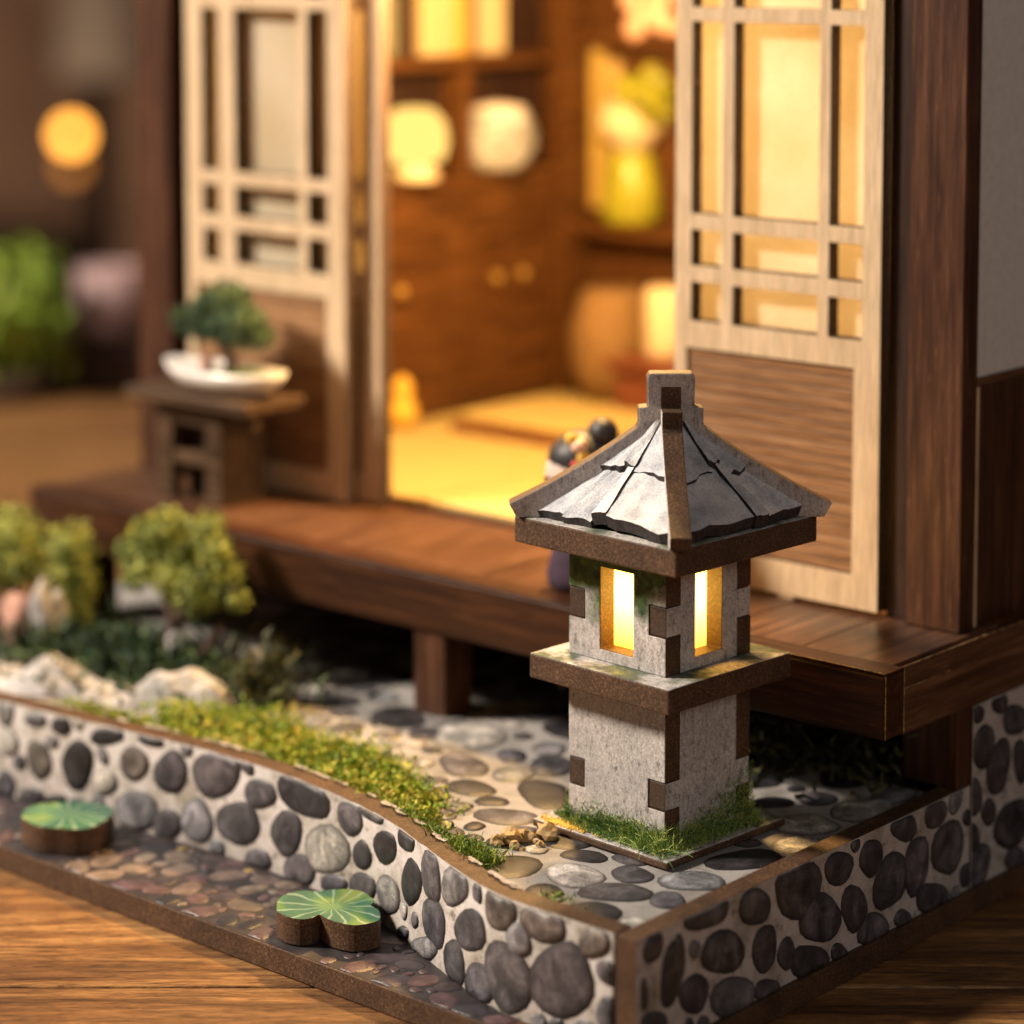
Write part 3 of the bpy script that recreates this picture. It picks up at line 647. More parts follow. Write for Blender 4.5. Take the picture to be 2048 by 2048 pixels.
# ------------------------------------------------------------------ sliding doors
def door(label, xs, y, t=.22, cols=(1, 3, 5), rows=None, dark_panel=True):
    zs = [3.45, 3.885, 6.49, 6.85, 7.36, 7.58, 8.05, 8.26, 10.76, 10.95, 12.0, 12.3]
    openz = (3, 5, 7, 9)
    d = root('sliding_door', ((xs[0]+xs[-1])/2, y+t/2, ZD), label, 'door', 'sliding lattice doors of the house')
    px0, px1 = xs[0]+.20, xs[-1]-.39
    X = sorted(set(xs+[px0, px1]))
    def solid(i, k):
        xm = (X[i]+X[i+1])/2
        if k in openz: return not any(xs[c] < xm < xs[c+1] for c in cols)
        if k == 1: return not (px0 < xm < px1)
        return True
    fn = lambda u, v, h: (u, y+h, v)
    obj('frame', MB().sheet(X, zs, solid, fn, 0, t), ['door_wood', 'burnt_edge'], d, bevel=.006)
    for k in openz:
        for c in cols:
            obj('pane', MB().box(xs[c]-.03, xs[c+1]+.03, y+t+.003, y+t+.012, zs[k]-.03, zs[k+1]+.03), 'shoji_paper', d)
    z = 3.885; k = 0
    while z < 6.47:
        h = min(.145, 6.489-z)
        obj('slat', MB().box(px0+.004, px1-.004, y+.035, y+t-.02, z+.006, z+h-.006), 'slat_wood', d, bevel=.012); z += h; k += 1
    obj('foot_tab', MB().box((xs[0]+xs[-1])/2-.12+.2, (xs[0]+xs[-1])/2+.12+.2, y+.02, y+t-.02, ZD, 3.449), 'door_wood', d)
    return d
door('pale lattice sliding door right behind the stone lantern roof, glowing paper panes', [-4.65, -4.38, -3.90, -3.71, -2.39, -2.225, -1.73, -1.45], 6.62)
door('pale lattice sliding door behind the bonsai, dark gaps in its lattice', [-14.3, -13.93, -13.55, -13.2, -11.80, -11.62, -11.20, -10.85], 6.72)
door('pale lattice sliding door half hidden behind another door, showing only its edge', [-13.85, -13.55, -13.1, -12.9, -11.6, -11.42, -10.74, -10.42], 7.02)

# ------------------------------------------------------------------ room furniture
def point(name, loc, e, col, rr): 
    l = D.lights.new(name, 'POINT'); l.energy = e; l.color = col; l.shadow_soft_size = rr
    o = D.objects.new(name, l); COL.objects.link(o); o.location = loc
    return o
WARM = (1.0, .60, .22)
point('ceiling_lamp_light', (-8.0, 7.8, 11.9), 9200, WARM, .6)
point('pane_backlight', (-2.8, 9.4, 9.6), 900, (1.0, .74, .42), .5)  # added light behind the right door's paper panes, no lamp fixture there
def mat_(x0, x1, y0, y1, z0, z1, label):
    t = root('tatami_mat', ((x0+x1)/2, (y0+y1)/2, z0), label, 'mat')
    obj('straw', MB().box(x0, x1, y0, y1, z0, z1), 'tatami_straw', t, bevel=.02)
    for a, b in ((x0-.001, x0+.14), (x1-.14, x1+.001)):
        obj('border', MB().box(a, b, y0-.001, y1+.001, z0, z1+.004), 'tatami_straw', t)
mat_(-14.3, -10.1, 7.45, 11.2, ZD, 3.52, 'yellow straw tatami mat nearest the bonsai stand inside the doorway')
mat_(-10.05, -5.4, 7.45, 11.2, ZD, 3.52, 'yellow straw tatami mat behind the doll in the doorway')
mat_(-5.35, -.7, 7.45, 11.2, ZD, 3.52, 'yellow straw tatami mat behind the lantern door')
mat_(-14.3, -.7, 11.25, 16.2, ZD, 3.52, 'long yellow straw tatami mat at the back of the room')
cu = root('floor_cushion', (-11.6, 12.8, 3.52), 'square yellow floor cushion with dark brown rim on the tatami', 'cushion')
obj('rim', MB().box(-13.3, -9.9, 11.65, 13.9, 3.522, 3.68), 'red_wood', cu, bevel=.05)
obj('pad', MB().box(-13.2, -10.0, 11.75, 13.8, 3.682, 3.86), 'tatami_straw', cu, bevel=.08)
lt = root('low_table', (-10.2, 14.9, 3.53), 'low red brown table behind the floor cushion', 'table')
obj('top', MB().box(-12.0, -8.4, 14.15, 15.6, 4.42, 4.6), 'red_wood', lt, bevel=.03)
obj('apron', MB().box(-11.85, -8.55, 14.3, 15.45, 3.53, 4.418), 'red_wood', lt, bevel=.02)

cab = root('wall_cabinet', (-14.7, 13.7, ZD), 'tall brown wooden cabinet with shelves, cupboard doors and dark niches along the wall', 'cabinet')
CX0, CX1, CY0, CY1 = -15.03, -14.4, 11.0, 16.2
obj('dark_backing', MB().box(CX0, CX0+.06, CY0, CY1, 3.53, 12.5), 'stain_dark', cab)
for z0, z1 in ((3.53, 3.75), (7.45, 7.68), (9.55, 9.78), (12.3, 12.5)): obj('shelf', MB().box(CX0+.07, CX1, CY0+.21, CY1-.21, z0, z1), 'cabinet_wood', cab, bevel=.02)
for y0 in (CY0, CY1-.2): obj('side', MB().box(CX0+.07, CX1+.02, y0, y0+.2, 3.53, 12.5), 'cabinet_wood', cab, bevel=.02)
obj('divider', MB().box(CX0+.07, CX1-.01, 13.25, 13.5, 7.69, 9.54), 'cabinet_wood', cab, bevel=.02)
for k in range(3):
    y0 = CY0+.23+k*1.59
    dd = obj('cupboard_door', MB().box(CX1-.12, CX1+.01, y0, y0+1.55, 3.77, 7.43), 'cabinet_wood', cab, bevel=.03)
    obj('knob', MB().blob((CX1+.09, y0+.32 if k != 1 else y0+1.2, 5.8), .11, 2, 0), 'brass', dd)
bk = [('cream book with wide spine', (.80, .62, .34), .62, 1.9), ('yellow book with wide spine', (.80, .50, .10), .3, 2.0), ('grey green book', (.25, .26, .18), .22, 1.8), ('pale cream book', (.82, .68, .42), .55, 1.75), ('light yellow book leaning by the cabinet side', (.78, .60, .30), .4, 1.8)]
y = 11.35
for i, (lb, c, w_, h) in enumerate([bk[2], ('narrow dark brown book', (.06, .03, .015), .35, 1.7), bk[0], bk[1], ('dusty mauve thin book', (.22, .14, .11), .18, 1.5), bk[3]]):
    if i == 2: y += .15
    o = obj('book', MB().box(-14.98, -14.45, y, y+w_*1.25, 9.785, 9.785+h), 'book_cover', None, bevel=.03, label=lb+' on the top cabinet shelf', cat='book', group='books on the top shelf', color=tuple(k*.7 for k in c)); y += w_*1.25+.03
lp = root('table_lamp', (-14.5, 11.95, 7.69), 'small glowing round paper lamp standing in the cabinet niche', 'lamp')
obj('shade', MB().lathe((-14.35, 11.95, 7.95), [(.26, 0), (.5, .10), (.58, .38), (.53, .72), (.34, .95), (.16, .98)]), 'lamp_glow', lp)
obj('base', MB().lathe((-14.35, 11.95, 7.69), [(.42, 0), (.42, .1), (.3, .24), (.3, .258)]), 'cream', lp)
tp = root('ceramic_jar', (-14.5, 14.1, 7.69), 'round white and blue ceramic jar with lid in the cabinet niche', 'jar')
obj('body', MB().lathe((-14.4, 14.15, 7.69), [(.34, 0), (.52, .10), (.66, .42), (.68, .72), (.56, .98), (.5, 1.05)]), 'ceramic_blue', tp)
obj('lid', MB().lathe((-14.4, 14.15, 8.745), [(.52, 0), (.5, .08), (.2, .14), (.1, .16)]), 'white_glaze', tp)
bs = root('back_shelf', (-10, 16, ZD), 'brown wall shelf along the rear wall of the room', 'shelf')
for z in (6.45, 9.9): obj('board', MB().box(-14.3, -1.5, 15.7, 16.34, z, z+.22), 'cabinet_wood', bs, bevel=.02)
obj('upright', MB().box(-14.36, -14.05, 15.6, 16.34, 3.53, 12.5), 'cabinet_wood', bs, bevel=.02)
vs = root('green_vase', (-12.8, 15.95, 6.68), 'yellow green vase with pale shade-like top on the rear shelf', 'vase')
obj('body', MB().lathe((-12.85, 16.0, 6.68), [(.4, 0), (.55, .15), (.5, .7), (.42, 1.2), (.36, 1.3)]), 'vase_green', vs)
obj('top', MB().lathe((-12.85, 16.0, 7.985), [(.3, 0), (.42, .25), (.6, .4), (.62, .7), (.4, .95), (.2, 1.0)]), 'cream', vs)
for i, (x0, h, c) in enumerate(((-14.0, 2.9, (.55, .38, .10)), (-13.62, 2.7, (.62, .44, .16)), (-11.9, 2.2, (.6, .42, .15)))):
    obj('hanging_scroll', MB().box(x0, x0+.3, 16.22, 16.32, 6.9, 6.9+h), 'book_cover', None, bevel=.02, label=['tan scroll on the rear wall beside the cabinet corner', 'pale tan scroll next to the vase', 'straw coloured scroll on the rear wall beyond the vase'][i], cat='scroll', group='scrolls on the rear wall', color=c)
fl = root('flower_bunch', (-12.2, 16.0, 9.2), 'bunch of pale pink blossoms hanging by the upper rear shelf', 'flowers')
mb = MB()
for k in range(14): mb.blob((-12.3+R.uniform(-.5, .7), 15.85+R.uniform(-.2, .2), 10.3+R.uniform(-.1, .9)), R.uniform(.18, .3), 2, .25, 2, k)
obj('blossoms', mb, 'flower_pink', fl)
obj('leaves', leafball(MB(), (-12.5, 15.95, 8.95), .5, 140, .35, 4), 'vase_green', fl)
kj = root('woven_basket', (-13.2, 16, 3.53), 'round brown basket under the rear shelf', 'basket')
obj('body', MB().lathe((-13.1, 15.8, 3.53), [(.5, 0), (.75, .5), (.8, 1.2), (.6, 1.9), (.5, 2.0)]), 'basket', kj)
pc = root('paper_cylinder', (-11.3, 15.0, 4.6), 'cream cylinder standing on the low red table', 'cylinder')
obj('body', MB().lathe((-11.3, 15.0, 4.602), [(.34, 0), (.36, .1), (.36, 1.1), (.3, 1.2)]), 'cream', pc)
ob = root('orange_gourd', (-14.2, 11.2, 3.53), 'small orange gourd ornament on the floor beside the cabinet', 'ornament')
obj('body', MB().lathe((-14.05, 11.3, 3.53), [(.12, 0), (.26, .12), (.26, .35), (.14, .5), (.18, .65), (.16, .78), (.05, .88)]), 'flower_yellow', ob)

# ------------------------------------------------------------------ stone lantern
LA = root('stone_lantern', (-2.19, 3.17, ZF), 'grey miniature stone garden lantern with tiled roof and glowing windows, brown joint edges', 'lantern', rz=rad(-3.6))
z0 = .022                                            # local z = world z - ZF, standing on the paving pebbles
def plate(name, h, za, zb, dx=0, dy=0, top='stone_print', part=LA):
    mb = MB(); n = 7; per = []
    rr = random.Random(int(h*100))
    for (ax, ay), (bx, by) in (((-h, -h), (h, -h)), ((h, -h), (h, h)), ((h, h), (-h, h)), ((-h, h), (-h, -h))):
        for k in range(n):
            t = k/n; j = rr.uniform(-.006, .006) if k else 0
            px, py = ax+(bx-ax)*t, ay+(by-ay)*t; s_ = 1+j/h
            per.append((px*s_+dx, py*s_+dy))
    mb.prism(per, lambda u, v, q: (u, v, q), za, zb, 1, 0); mb.m[0] = 0
    return obj(name, mb, ['mdf', top], part, bevel=.022)
plate('base_plate', 1.05, z0, .115, top='plate_top')
B, TK = .75, .25
def body(za, zb, ja, jb, win=None, moss=False):
    face = 'stone_print_moss' if moss else 'stone_print'
    g = .006
    if win: zs = sorted([za, ja-g, jb+g, zb, win[0], win[1]]); xs = [-B, -B+TK+g, -win[2], win[2], B-TK-g, B]
    else: zs = [za, ja-g, jb+g, zb]; xs = [-B, -B+TK+g, B-TK-g, B]
    def sol(i, k):
        zm = (zs[k]+zs[k+1])/2; xm = (xs[i]+xs[i+1])/2
        if ja-g < zm < jb+g and abs(xm) > B-TK: return False
        return not (win and win[0] < zm < win[1] and abs(xm) < win[2])
    for sgn, nm in ((-1, 'front_panel'), (1, 'rear_panel')):
        obj(nm, MB().sheet(xs, zs, sol, (lambda u, v, h: (u, -B+h, v)) if sgn < 0 else (lambda u, v, h: (-u, B-h, v)), 0, TK), [face, 'mdf'], LA, bevel=.014)
    if win: zs2 = sorted([za, ja, jb, zb, win[0], win[1]]); ys = [-B+.012, -B+TK+.004, -win[2]+.02, win[2]-.02, B-TK-.004, B-.012]
    else: zs2 = [za, ja, jb, zb]; ys = [-B+.012, -B+TK+.004, B-TK-.004, B-.012]
    def sol2(i, k):
        zm = (zs2[k]+zs2[k+1])/2; ym = (ys[i]+ys[i+1])/2
        if abs(ym) > B-TK: return ja < zm < jb
        return not (win and win[0] < zm < win[1] and abs(ym) < win[2]-.02)
    for sgn in (1, -1):
        obj('side_panel', MB().sheet(ys, zs2, sol2, (lambda u, v, h: (B-h, u, v)) if sgn > 0 else (lambda u, v, h: (-B+h, -u, v)), 0, TK), ['stone_print', 'mdf_dark'], LA, bevel=.014)
body(.117, 1.80, .55, .87)
plate('middle_plate', 1.08, 1.802, 2.098, .01, 0, 'plate_top')
body(2.10, 3.408, 2.55, 2.89, (2.24, 3.20, .255), True)
plate('eave_plate', 1.245, 3.41, 3.722, .04, .05, 'plate_top')
obj('light_tube', MB().box(-.40, .40, -.40, .40, 2.12, 3.36), 'lantern_glow', LA, bevel=.03)
# roof: two crossing rib boards and broken tiles
RX, RY, RZ = .07, .085, 3.724
def rib(prof, ang, th, name, zoff=0.0):
    c, s = math.cos(ang), math.sin(ang)
    fn = lambda u, v, h: (RX+u*c-h*s, RY+u*s+h*c, RZ+v+zoff)
    obj(name, MB().prism(prof, fn, th/2, -th/2, 1, 0), ['mdf', 'stone_print'], LA, bevel=.012)
half = [(1.66, .0), (1.78, -.0), (1.87, .16), (1.50, .345), (1.20, .515), (.90, .70), (.62, .885), (.40, 1.045), (.375, 1.09), (.375, 1.28), (.27, 1.29)]
fin = [(.27, 1.29), (.275, 1.63), (.245, 1.68)]
P1 = half+fin[1:]; P1 = P1+[(-u, v) for u, v in P1[::-1]]
P2 = half[:-1]+[(.132, 1.275), (.132, 1.53)]; P2 = P2+[(-u, v) for u, v in P2[::-1]]
rib(P1, rad(45), .25, 'rib_board')
rib(P2, rad(-45), .24, 'rib_board', -.004)
def tile(side, q0, q1, h0, h1, lift, seed, jag=.03):
    rr = random.Random(seed); tilt = rr.uniform(-.05, .05); nq, nh = 8, 6; top = []; bot = []
    for j in range(nh+1):
        for i in range(nq+1):
            q = q0+(q1-q0)*i/nq; h = h0+(h1-h0)*j/nh
            if j == 0: h += jag*(1.6*noise.noise(Vector((q*2.2, seed*1.3, 0)))+.8*noise.noise(Vector((q*7, seed*1.7, 4))))
            d = 1.16*(1-h)+.16*h
            zz = .135+.925*h-.03*math.sin(math.pi*max(h, 0))+lift+tilt*((q-q0)/(q1-q0)-.5)+.022*noise.noise(Vector((q*6, h*6, seed)))+.012*noise.noise(Vector((q*17, h*17, seed)))
            x, y = q*(d-.03), -d
            k = side*math.pi/2; c, s = math.cos(k), math.sin(k)
            top.append((RX+x*c-y*s, RY+x*s+y*c, RZ+zz)); x2, y2 = x, y+.035
            bot.append((RX+x2*c-y2*s, RY+x2*s+y2*c, RZ+zz-.12-lift*.4))
    mb = MB(); n = nq+1; m = len(top)
    mb.add(top+bot, [], 0)
    for j in range(nh):
        for i in range(nq):
            a = j*n+i; mb.f.append((a, a+1, a+n+1, a+n)); mb.m.append(0); mb.sm.append(False)
            mb.f.append((m+a, m+a+n, m+a+n+1, m+a+1)); mb.m.append(1); mb.sm.append(False)
    edge = [i for i in range(n)]+[j*n+nq for j in range(1, nh+1)]+[nh*n+i for i in range(nq-1, -1, -1)]+[j*n for j in range(nh-1, 0, -1)]
    for a, b in zip(edge, edge[1:]+edge[:1]): mb.f.append((a, m+a, m+b, b)); mb.m.append(1); mb.sm.append(False)
    obj('roof_tile', mb, ['roof_tile', 'tile_edge'], LA)
for sd in range(4):
    k = sd*40; rr = random.Random(k)
    if sd == 1:      # towards the house side wall (right face in the photo)
        low = [(-1, .10, .035), (.10, .30, .075), (.30, 1, .01)]; up = [(-1, -.05, .0), (-.05, .24, .05), (.24, 1, .01)]
    else:
        low = [(-1, -.50, -.03), (-.50, -.14, -.03), (-.14, .06, .075), (.06, 1, .045)]; up = [(-1, -.22, -.015), (-.22, .08, .05), (.08, 1, .025)]
    for i, (a, b, l) in enumerate(low): tile(sd, a, b-.008, -.02 if l else .03, .56, l, k+i)
    for i, (a, b, l) in enumerate(up): tile(sd, a, b-.008, .47+rr.uniform(-.05, .05), .98, l+.07, k+20+i, .045)

# grass fibres round the lantern foot
lc = Matrix.Translation((-2.19, 3.17, 0)) @ Matrix.Rotation(rad(-3.6), 4, 'Z')
mb = MB(); r = random.Random(77); cnt = 0
while cnt < 20000:
    u = r.uniform(-1, 1); sd = r.randrange(4); dd = abs(r.gauss(0, .10))+.005
    if sd == 0: dens = .55+.4*math.sin(u*2.5+1.2)
    else: dens = .6
    if r.random() > dens: continue
    up = sd == 1 and u > -.2
    x, y = u*.8, -.752-dd
    if dd > .27 or (sd == 0 and dd > .22 and u < -.1): continue
    k = sd*math.pi/2; c, s = math.cos(k), math.sin(k)
    zb = ZF+.117
    if r.random() < .5: zb += abs(r.gauss(0, .10 if not up else .13+.2*max(0, u))); y = -.756-r.uniform(0, .02)
    p = lc @ Vector((x*c-y*s, x*s+y*c, zb))
    d = Vector((r.gauss(0, .5), r.gauss(0, .5), r.uniform(.3, 1.0))).normalized()
    L = r.uniform(.04, .11)*(1.25 if (sd == 0 and u > .55) else 1)
    w_ = d.orthogonal().normalized()*.0034; e = Vector((r.gauss(0, 1), r.gauss(0, 1), -.3))*.25*L
    m1, m2 = p+d*L*.55+e*.2, p+d*L+e
    mb.add([p-w_, p+w_, m1+w_*.8, m1-w_*.8, m2], [(0, 1, 2, 3), (3, 2, 4)]); cnt += 1
for k in range(260):                                 # long stray fibres at the near corner
    u = r.gauss(.72, .22); v = -.80-abs(r.gauss(0, .10))
    if abs(u) > 1.0 or v < -1.02: continue
    p = lc @ Vector((u, v, ZF+.118)); d = Vector((r.gauss(0, .8), r.gauss(0, .8), r.uniform(.3, 1))).normalized(); L = r.uniform(.15, .32)
    w_ = d.orthogonal().normalized()*.003; vs = []; ax = Vector((r.gauss(0, 1), r.gauss(0, 1), 0)).normalized()
    for i in range(5): vs += [p-w_, p+w_]; p = p+d*L*.25; d.rotate(Matrix.Rotation(r.uniform(.1, .5), 3, ax))
    mb.add(vs, [(2*i, 2*i+1, 2*i+3, 2*i+2) for i in range(4)])
obj('static_grass', mb, 'grass_fibre', None, label='fine green grass fibres round the foot of the stone lantern', cat='grass', kind='stuff')
mb = MB(); r = random.Random(78)
for k in range(500):
    u, v = r.gauss(-.62, .17), -.93+r.gauss(0, .05)
    if abs(v) > 1.03 or abs(u) > 1.03: continue
    p = lc @ Vector((u, v, ZF+.118))
    mb.blob(p, r.uniform(.008, .02), 1, .3, 3, k)
obj('yellow_turf', mb, 'flower_yellow', None, label='patch of yellow turf powder on the lantern base plate', cat='turf', kind='stuff')

# ------------------------------------------------------------------ lily pads in the riverbed
def lily(P, za, zb, label, notch=None):
    o = root('lily_pad', (sum(p[0] for p in P)/len(P), sum(p[1] for p in P)/len(P), za), label, 'lily pad', 'lily pads in the riverbed')
    Q = [tuple(p) for p in P]; area2 = sum(a[0]*b[1]-b[0]*a[1] for a, b in zip(Q, Q[1:]+Q[:1]))
    if area2 < 0: Q = Q[::-1]
    sm = []
    for i in range(len(Q)):
        p0, p1, p2, p3 = [Vector(Q[(i+k) % len(Q)]) for k in (-1, 0, 1, 2)]
        for t in (0, .34, .67): sm.append(tuple(.5*((2*p1)+(p2-p0)*t+(2*p0-5*p1+4*p2-p3)*t*t+(3*p1-p0-3*p2+p3)*t**3)))
    zm = za+(zb-za)*.72
    obj('body', MB().prism(sm, lambda u, v, h: (u, v, h), za, zm, 0, 0), 'mdf', o)
    sm2 = [(u+.004*(u-o.location.x), v+.004*(v-o.location.y)) for u, v in sm]
    obj('leaf', MB().prism(sm2, lambda u, v, h: (u, v, h), zm+.002, zb, 1, 0), ['mdf', 'lily_print'], o, bevel=.006)
lily(LILY1, .325, .64, 'thick clover shaped wooden lily pad with green leaf print at the kerb bend')
lily(LILY2, .325, .66, 'round blurred wooden lily pad with green top near the end of the riverbed')

# ------------------------------------------------------------------ moss, stones
def band(x0, x1, w0, off):          # along the kerb, inside
    def f(r):
        x = r.uniform(x0, x1); return (x, curb_y(x)+off+abs(r.gauss(0, w0)), ZF+.02+abs(r.gauss(0, .07)))
    return f
def patch(cx, cy, sx, sy, h=.08, z=ZF):
    return lambda r: (min(r.gauss(cx, sx), -.75), max(r.gauss(cy, sy), .3), z+.01+abs(r.gauss(0, h)))
def moss(fn, n, L, W, mat, label, seed, curl=1.5, up=.9, extra=()):
    mb = MB(); ribbons(mb, fn, n, L, W, curl, up, seed)
    for i, (f2, n2) in enumerate(extra): ribbons(mb, f2, n2, L, W, curl, up, seed+i+1)
    return obj('moss', mb, mat, None, label=label, cat='moss', kind='stuff')
moss(band(-7.4, -4.7, .26, .34), 2100, .12, .045, 'moss_bright', 'bright yellow green curly moss heaped behind the bend of the kerb', 1, extra=((patch(-6.6, 2.4, .3, .2, .12), 1100), (patch(-5.9, 2.2, .25, .18, .12), 1100), (patch(-5.1, 1.85, .3, .18, .10), 1200), (patch(-4.6, 1.5, .2, .12, .06), 600)))
moss(band(-11.0, -7.6, .13, .34), 1500, .12, .045, 'moss_bright', 'yellow green moss below the white rocks', 11, extra=((patch(-9.2, 2.2, .35, .2, .12), 1000), (patch(-8.4, 2.4, .35, .3, .13), 1200), (patch(-7.5, 2.3, .35, .25, .12), 900)))
moss(band(-4.6, -2.9, .10, .24), 2600, .09, .022, 'moss_fine', 'fine green moss cushion along the kerb edge beside the lantern', 21, .5, 1.2, extra=((patch(-3.3, 1.05, .22, .10, .05), 900), (patch(-2.95, .86, .12, .09, .05), 500)))
moss(patch(-1.55, .55, .16, .08, .03), 90, .08, .02, 'moss_fine', 'tiny sprig of green moss near the kerb corner', 31, .5, 1.2)
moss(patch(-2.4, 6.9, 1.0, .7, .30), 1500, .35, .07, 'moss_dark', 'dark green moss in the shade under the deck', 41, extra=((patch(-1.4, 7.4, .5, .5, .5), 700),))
moss(patch(-13.0, 3.2, 1.6, .6, .22), 1500, .35, .09, 'pine_leaf', 'dark green undergrowth round the little trees', 51, extra=((patch(-10.9, 3.7, .5, .3, .12), 500),))
moss(patch(-9.3, 3.5, .25, .2, .28), 420, .35, .07, 'moss_dark', 'tall dark moss tuft at the end of the white rocks', 61, .6, 2.0)
def rock(c, rr, mat, label, seed, amp=.28, cat='rock', group=None, sub=3):
    return obj('rock', MB().blob(c, rr, sub, amp, 1.6, seed, smooth=sub > 2), mat, None, label=label, cat=cat, group=group)
mb = MB(); NT, NS = 72, 13; vs = []
for it in range(NT+1):
    t = it/NT; cx, cy = -13.4+4.15*t, 1.72+1.28*t**1.2
    hh = .16+.30*math.exp(-((t-.34)/.085)**2)+.34*math.exp(-((t-.80)/.10)**2)+.12*math.exp(-((t-.93)/.06)**2)+.10*math.exp(-((t-.1)/.1)**2)
    hh *= min(1, t/.04, (1-t)/.05)**.5
    for js in range(NS):
        s_ = -1+2*js/(NS-1); p = Vector((cx*2.1, s_*1.6, 3.0))
        z = hh*(1-abs(s_)**2.4)*(1+.40*noise.noise(p)+.12*noise.noise(p*2.7))-.02
        vs.append((cx+.10*noise.noise(p*1.3), cy+s_*.42*(1+.3*noise.noise(Vector((cx*1.7, 0, 7)))), ZF+.01+z))
mb.add(vs, [(a*NS+b, (a+1)*NS+b, (a+1)*NS+b+1, a*NS+b+1) for a in range(NT) for b in range(NS-1)], 0, False)
obj('rock', mb, 'white_rock', None, label='long low jagged white rock ridge behind the kerb wall', cat='rock')
rock((-13.45, 3.15, 2.0), (.28, .22, .5), 'white_rock', 'small upright pale rock between the little trees', 5)
rock((-14.0, 3.05, 1.8), (.35, .25, .40), 'pink_rock', 'small reddish rock beside the upright pale rock', 6)
rock((-11.15, 3.6, 1.95), (.14, .12, .14), 'white_rock', 'tiny white pebble under the bigger tree', 7, .1)
rock((-9.45, 3.55, 1.75), (.16, .14, .35), 'grey_rock', 'slim grey standing stone by the dark moss tuft', 9)
for i, (x, y, s_) in enumerate(((-2.88, 1.98, .15), (-3.05, 1.78, .11), (-3.14, 1.62, .13), (-2.98, 1.5, .07), (-3.2, 1.45, .09), (-2.78, 1.72, .06))):
    rock((x, y, ZF+s_*.55+.01), (s_, s_*.8, s_*.75), 'sand_rock', ['crumbly ochre stone touching the lantern base corner', 'lumpy mossy ochre stone beside the crumbly stone', 'flat ochre stone at the tip of the fine moss', 'tiny ochre chip on the paving', 'small ochre stone against the moss cushion', 'tiny ochre crumb next to the lantern base'][i], 30+i, .35, 'stone', 'ochre stones by the lantern', 2)

# ------------------------------------------------------------------ little trees
def tree(name, base, trunk, balls, leaf, label, nl, size, cat='tree', group='little garden trees', barkm='bark', z=None):
    t = root(name, base, label, cat, group); mb = MB()
    for pts, rs in trunk: mb.tube(pts, rs, 7)
    obj('trunk', mb, barkm, t)
    mb = MB()
    for i, (c, r_) in enumerate(balls):
        mb.blob(c, r_*.6, 2, .25, 2, i); leafball(mb, c, r_*1.08, int(nl*r_*r_/.09), size, i+int(abs(base[0])*7))
    obj('crown', mb, leaf, t)
    return t
bx, by = -11.35, 3.75
tree('garden_tree', (bx, by, ZF), [([(bx, by, ZF), (bx+.1, by-.05, 2.0), (bx-.1, by, 2.6), (bx-.45, by+.1, 3.2)], [.16, .13, .10, .06]), ([(bx+.05, by, 2.2), (bx+.5, by-.05, 2.55), (bx+.9, by+.1, 2.9)], [.10, .08, .05]), ([(bx+.3, by, 1.5), (bx+.75, by-.1, 1.9), (bx+.95, by+.05, 2.3)], [.08, .07, .05])],
     [((bx-.85, by, 3.05), .26), ((bx-.55, by+.1, 3.32), .30), ((bx-.12, by, 3.5), .28), ((bx+.12, by+.1, 3.18), .26), ((bx+.55, by+.15, 3.55), .26), ((bx+.85, by+.05, 3.3), .24), ((bx+.95, by+.1, 2.98), .26), ((bx+.62, by-.1, 2.72), .33), ((bx+.2, by-.2, 2.85), .28), ((bx-.42, by-.15, 2.9), .25), ((bx+1.22, by+.1, 2.66), .15), ((bx-.75, by-.1, 2.68), .17)],
     'foam_leaf', 'bushy yellow green model tree beside the white rock tip', 420, .085)
bx, by = -13.45, 3.6
tree('garden_tree', (bx, by, ZF), [([(bx, by, ZF), (bx, by, 2.3), (bx+.05, by, 2.9)], [.08, .07, .04])],
     [((bx, by, 2.95), .34), ((bx+.05, by, 2.55), .36), ((bx-.02, by-.05, 2.2), .33), ((bx+.1, by-.1, 1.9), .3)], 'foam_leaf', 'slim columnar yellow green shrub between two rounder trees', 420, .085)
bx, by = -14.75, 3.5
tree('garden_tree', (bx, by, ZF), [([(bx, by, ZF), (bx+.15, by, 2.0), (bx, by, 2.6)], [.14, .11, .07])],
     [((bx-.35, by, 2.9), .42), ((bx+.2, by, 2.95), .42), ((bx+.45, by-.05, 2.6), .33), ((bx-.1, by-.1, 2.5), .36), ((bx-.7, by, 2.6), .35)], 'foam_leaf', 'round headed model tree at the far end of the kerb beyond the shrub', 420, .085)

# ------------------------------------------------------------------ bonsai on its stand
st = root('bonsai_stand', (-12.9, 5.95, ZD), 'small rustic brown wooden stand with open compartments on the deck', 'stand')
SX0, SX1, SY0, SY1 = -13.65, -12.2, 5.46, 6.35
mbx = lambda *a: MB().box(*a)
obj('top', mbx(-14.15, -11.45, 5.25, 6.5, 4.87, 5.05), 'stand_wood', st, bevel=.03)
for x0 in (SX0, SX1-.36):
    for y0 in (SY0, SY1-.2): obj('leg', mbx(x0, x0+.36, y0, y0+.2, ZD+.002, 4.868), 'stand_wood', st, bevel=.02)
obj('drawer_front', mbx(SX0+.365, SX1-.365, SY0+.02, SY0+.14, 4.55, 4.865), 'stand_wood', st, bevel=.02)
for z in (3.95,): obj('shelf', mbx(SX0+.365, SX1-.365, SY0+.03, SY1-.03, z, z+.18), 'stand_wood', st, bevel=.01)
obj('side_panel', mbx(SX1-.2, SX1-.02, SY0+.205, SY1-.205, ZD+.01, 4.865), 'stand_wood', st)
obj('dark_backing', mbx(SX0+.365, SX1-.365, SY0+.34, SY0+.38, ZD+.01, 4.865), 'stain_dark', st)  # added dark sheet close behind the openings, standing in for their shade
obj('bracket', mbx(SX1+.002, -11.55, SY0+.05, SY0+.2, 4.62, 4.867), 'stand_wood', st, bevel=.02)
